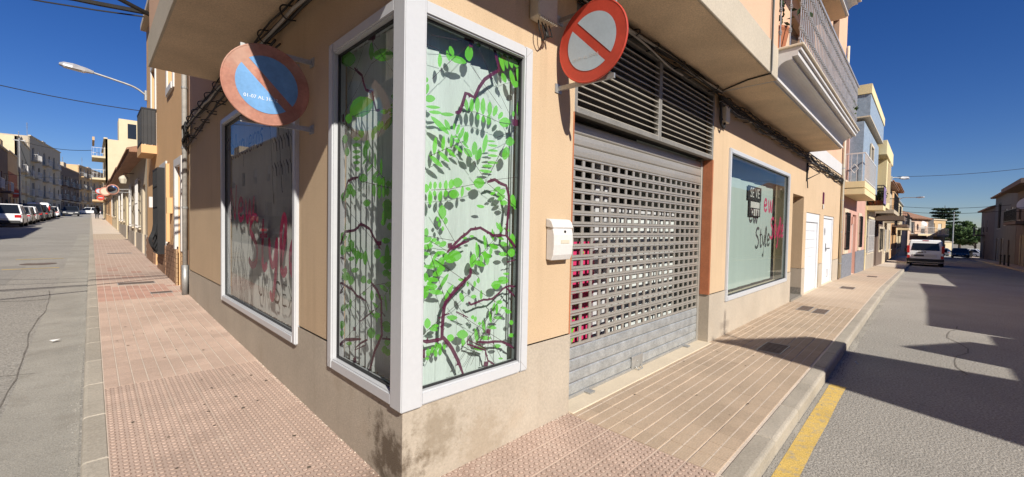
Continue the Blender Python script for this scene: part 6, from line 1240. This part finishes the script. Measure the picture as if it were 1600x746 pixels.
wire((-8.0, 70, 6.4), (-1.0, 69, 6.6), .3, 'lower cable across the left street before the pale block', .02)
wire((31.2, -.9, 4.85), (35, -8.0, 5.6), .2, 'cable from the right street lamp to the brown houses', .012)
wire((60, -.2, 4.5), (62, -8.0, 4.6), .25, 'upper cable crossing the far right street', .02)
wire((60, -.2, 4.0), (62, -8.0, 4.1), .3, 'lower cable crossing the far right street', .02)
# street name plate style sign board in the middle of the right street end
t = thing('sign_panel', 'grey back of a large traffic sign panel beside the van', 'road sign', (84.5, -2.6, GR(84)))
m = MB(); m.tube([(84.5, -2.6, GR(84) - .2), (84.5, -2.6, 3.9)], .07, 8); m.build('post', 'galv', t); m = MB(); m.box(84.4, 84.46, -2.95, -2.25, .8, 3.8); m.build('panel', 'galv', t)
# container and bollards by the far corner
t = thing('waste_container', 'dark grey waste container by the far crossing on the right', 'container', (96, -6.9, GR(96) - .1))
z = GR(96) - .1; m = MB(); m.prism([(-.55, .15), (.55, .15), (.62, 1.05), (-.62, 1.05)], lambda p, q: (96 + q, -6.9 + p[0], z + p[1]), -.5, .5); m.build('body', 'car_plastic', t, bevel=.04); m = MB(); m.box(95.4, 96.6, -7.6, -6.2, z + 1.06, z + 1.16); m.build('lid', 'dark_metal', t, bevel=.03)
for i, (x, l) in enumerate(((50.5, 'nearest'), (53, 'middle'), (55.5, 'farthest'))):
    t = thing('bollard', f'dark iron bollard on the shaded right pavement, {l} of three', 'bollard', (x, -6.95, GR(x)), 0, 'bollards on the right pavement')
    m = MB(); m.lathe((x, -6.95, GR(x)), (0, 0, 1), [(0, .07), (.05, .06), (.75, .05), (.78, .07), (.82, .07), (.9, .03)], 10); m.build('shaft', 'dark_metal', t)
# ================================================================ plants and trees
def leaves(n, c, rad, size, seed, squash=(1, 1, 1), shell=.45):
    rr = random.Random(seed); m = MB(); c = Vector(c)
    for _ in range(n):
        d = Vector((rr.gauss(0, 1), rr.gauss(0, 1), rr.gauss(0, 1))).normalized() * rad * (shell + (1 - shell) * rr.random())
        p = c + Vector((d.x * squash[0], d.y * squash[1], d.z * squash[2])); q = Quaternion((rr.gauss(0, 1), rr.gauss(0, 1), rr.gauss(0, 1), rr.gauss(0, 1))).normalized(); s = size * rr.uniform(.6, 1.3)
        a = q @ Vector((s, 0, 0)); b = q @ Vector((0, s * .45, 0)); m.add([p - a, p + b, p + a, p - b], [(0, 1, 2, 3)])
    return m
def tree(base, h, crown, label, matn, seed, size=.28, n=240):
    rr = random.Random(seed); t = thing('tree', label, 'tree', base); b = Vector(base); m = MB()
    m.tube([b - Vector((0, 0, .3)), b + Vector((.1, 0, h * .35)), b + Vector((0, .1, h * .62))], [h * .035, h * .026, h * .012], 8)
    for i in range(7):
        a = i * .9 + rr.random(); s = b + Vector((0, 0, h * (.28 + .05 * i))); m.tube([s, s + Vector((math.cos(a) * crown * .4, math.sin(a) * crown * .4, h * .12)), s + Vector((math.cos(a) * crown * .8, math.sin(a) * crown * .8, h * .18))], [h * .014, h * .009, h * .004], 5)
    m.build('trunk', 'bark', t); f = MB()
    for i in range(26):
        a = rr.uniform(0, 6.28); q = rr.random() ** .6 * crown; z = h * (.42 + .50 * rr.random() * (1 - .4 * q / crown))
        l = leaves(n, b + Vector((math.cos(a) * q, math.sin(a) * q, z)), h * rr.uniform(.09, .15), size, rr.random(), (1, 1, .7), .3); f.add(l.v, l.f)
    f.build('crown', matn, t)
tree((134, -7.6, -3.0), 8.2, 4.6, 'broad green tree at the end of the right street, right of the conifer', 'foliage', 11)
tree((148, -12.5, -3.0), 7.5, 4.2, 'bushy green tree behind the lamp pole at the right street end', 'foliage', 12)
tree((128, -9.6, -2.9), 6.4, 3.4, 'smaller green tree in front of the bushy ones at the right street end', 'foliage', 13)
def conifer(base, h, rad, label):
    rr = random.Random(5); t = thing('conifer_tree', label, 'tree', base); b = Vector(base); m = MB(); m.tube([b - Vector((0, 0, .3)), b + Vector((0, 0, h * .6)), b + Vector((0, 0, h))], [.32, .18, .04], 8); f = MB()
    for i in range(10):
        z = h * (.30 + .066 * i); r_ = rad * (1 - .07 * i) * rr.uniform(.75, 1.1)
        for j in range(9):
            a = j * .7 + i * .5 + rr.uniform(-.2, .2); e = b + Vector((math.cos(a) * r_, math.sin(a) * r_, z + .35)); s = b + Vector((0, 0, z)); m.tube([s, e], [.07, .02], 5)
            for k in range(4):
                c = s.lerp(e, .35 + .2 * k); l = leaves(60, c, .62, .24, rr.random(), (1, 1, .35), .2); f.add(l.v, l.f)
    m.build('trunk', 'bark', t); f.build('crown', 'foliage_dark', t)
conifer((140, -5.2, -3.2), 11.6, 4.6, 'dark layered conifer standing above the van')
def pot(x, y, z, label, s=1., matn='foliage', bush=.3):
    t = thing('potted_plant', label, 'plant', (x, y, z)); m = MB(); m.lathe((x, y, z), (0, 0, 1), [(0, .09 * s), (.2 * s, .13 * s), (.22 * s, .14 * s), (.24 * s, .14 * s)], 12); m.build('pot', 'terracotta', t)
    m = MB()
    for k in range(5): a = k * 1.3; m.tube([(x, y, z + .2 * s), (x + .1 * s * math.cos(a), y + .1 * s * math.sin(a), z + .5 * s)], .008, 4)
    m.build('stem', 'bark', t); leaves(260, (x, y, z + .48 * s), bush * s, .05, x + y, (1, 1, 1.1), .1).build('leaves', matn, t)
pot(5.35, -.55, ZS + .415, 'tall leafy plant behind the near end of the moulded balcony', 1.5, 'foliage_dark', .34)
pot(10.6, -.75, ZS + .415, 'small plant near the far end of the moulded balcony', .9)
pot(26.2, -.40, 2.95, 'potted plant on the yellow house balcony, nearer the wall', 1.1)
pot(26.3, -.15, 2.95, 'potted plant on the yellow house balcony, against the wall', .9)
pot(26.9, -.42, 2.95, 'bushy potted plant at the front of the yellow house balcony', 1.2)

# ================================================================ grit, gum and dirt on the ground
def grit(n, px, py, dz, smin, smax, seed, name, matn, flat=False):
    rr = random.Random(seed); m = MB()
    for _ in range(n):
        x = px(rr); y = py(rr); z = G(x, y) + dz; s = rr.uniform(smin, smax); a = rr.uniform(0, 6.28)
        if flat:
            k = 7; m.add([(x + s * rr.uniform(.7, 1.1) * math.cos(a + 6.28 * j / k), y + s * rr.uniform(.7, 1.1) * math.sin(a + 6.28 * j / k), z) for j in range(k)], [tuple(range(k))])
        else:
            m.add([(x + s * math.cos(a + 2.1 * j), y + s * math.sin(a + 2.1 * j), z) for j in range(3)] + [(x, y, z + s * .9)], [(0, 1, 3), (1, 2, 3), (2, 0, 3)])
    kind(m.build(name, matn), 'stuff')
grit(1500, lambda r: r.uniform(.4, 12), lambda r: KY - .01 - abs(r.gauss(0, .035)), -.124, .003, .010, 31, 'gutter_grit', 'asphalt_patch')
grit(900, lambda r: KX - .01 - abs(r.gauss(0, .06)), lambda r: r.uniform(0, 14), -.124, .003, .010, 32, 'gutter_grit', 'asphalt_patch')
grit(500, lambda r: r.uniform(.1, 9.5), lambda r: -.008 - abs(r.gauss(0, .012)), .0, .003, .009, 33, 'wall_foot_dirt', 'mortar')
grit(400, lambda r: -.008 - abs(r.gauss(0, .012)), lambda r: r.uniform(.1, 7.4), .0, .003, .009, 34, 'wall_foot_dirt', 'mortar')
grit(45, lambda r: r.uniform(-1.1, -.1), lambda r: r.uniform(.6, 9) , .0064, .006, .016, 35, 'gum_spots', 'grime', True)
grit(30, lambda r: r.uniform(1.2, 9), lambda r: r.uniform(-1.15, -.1), .0064, .006, .014, 36, 'gum_spots', 'grime', True)
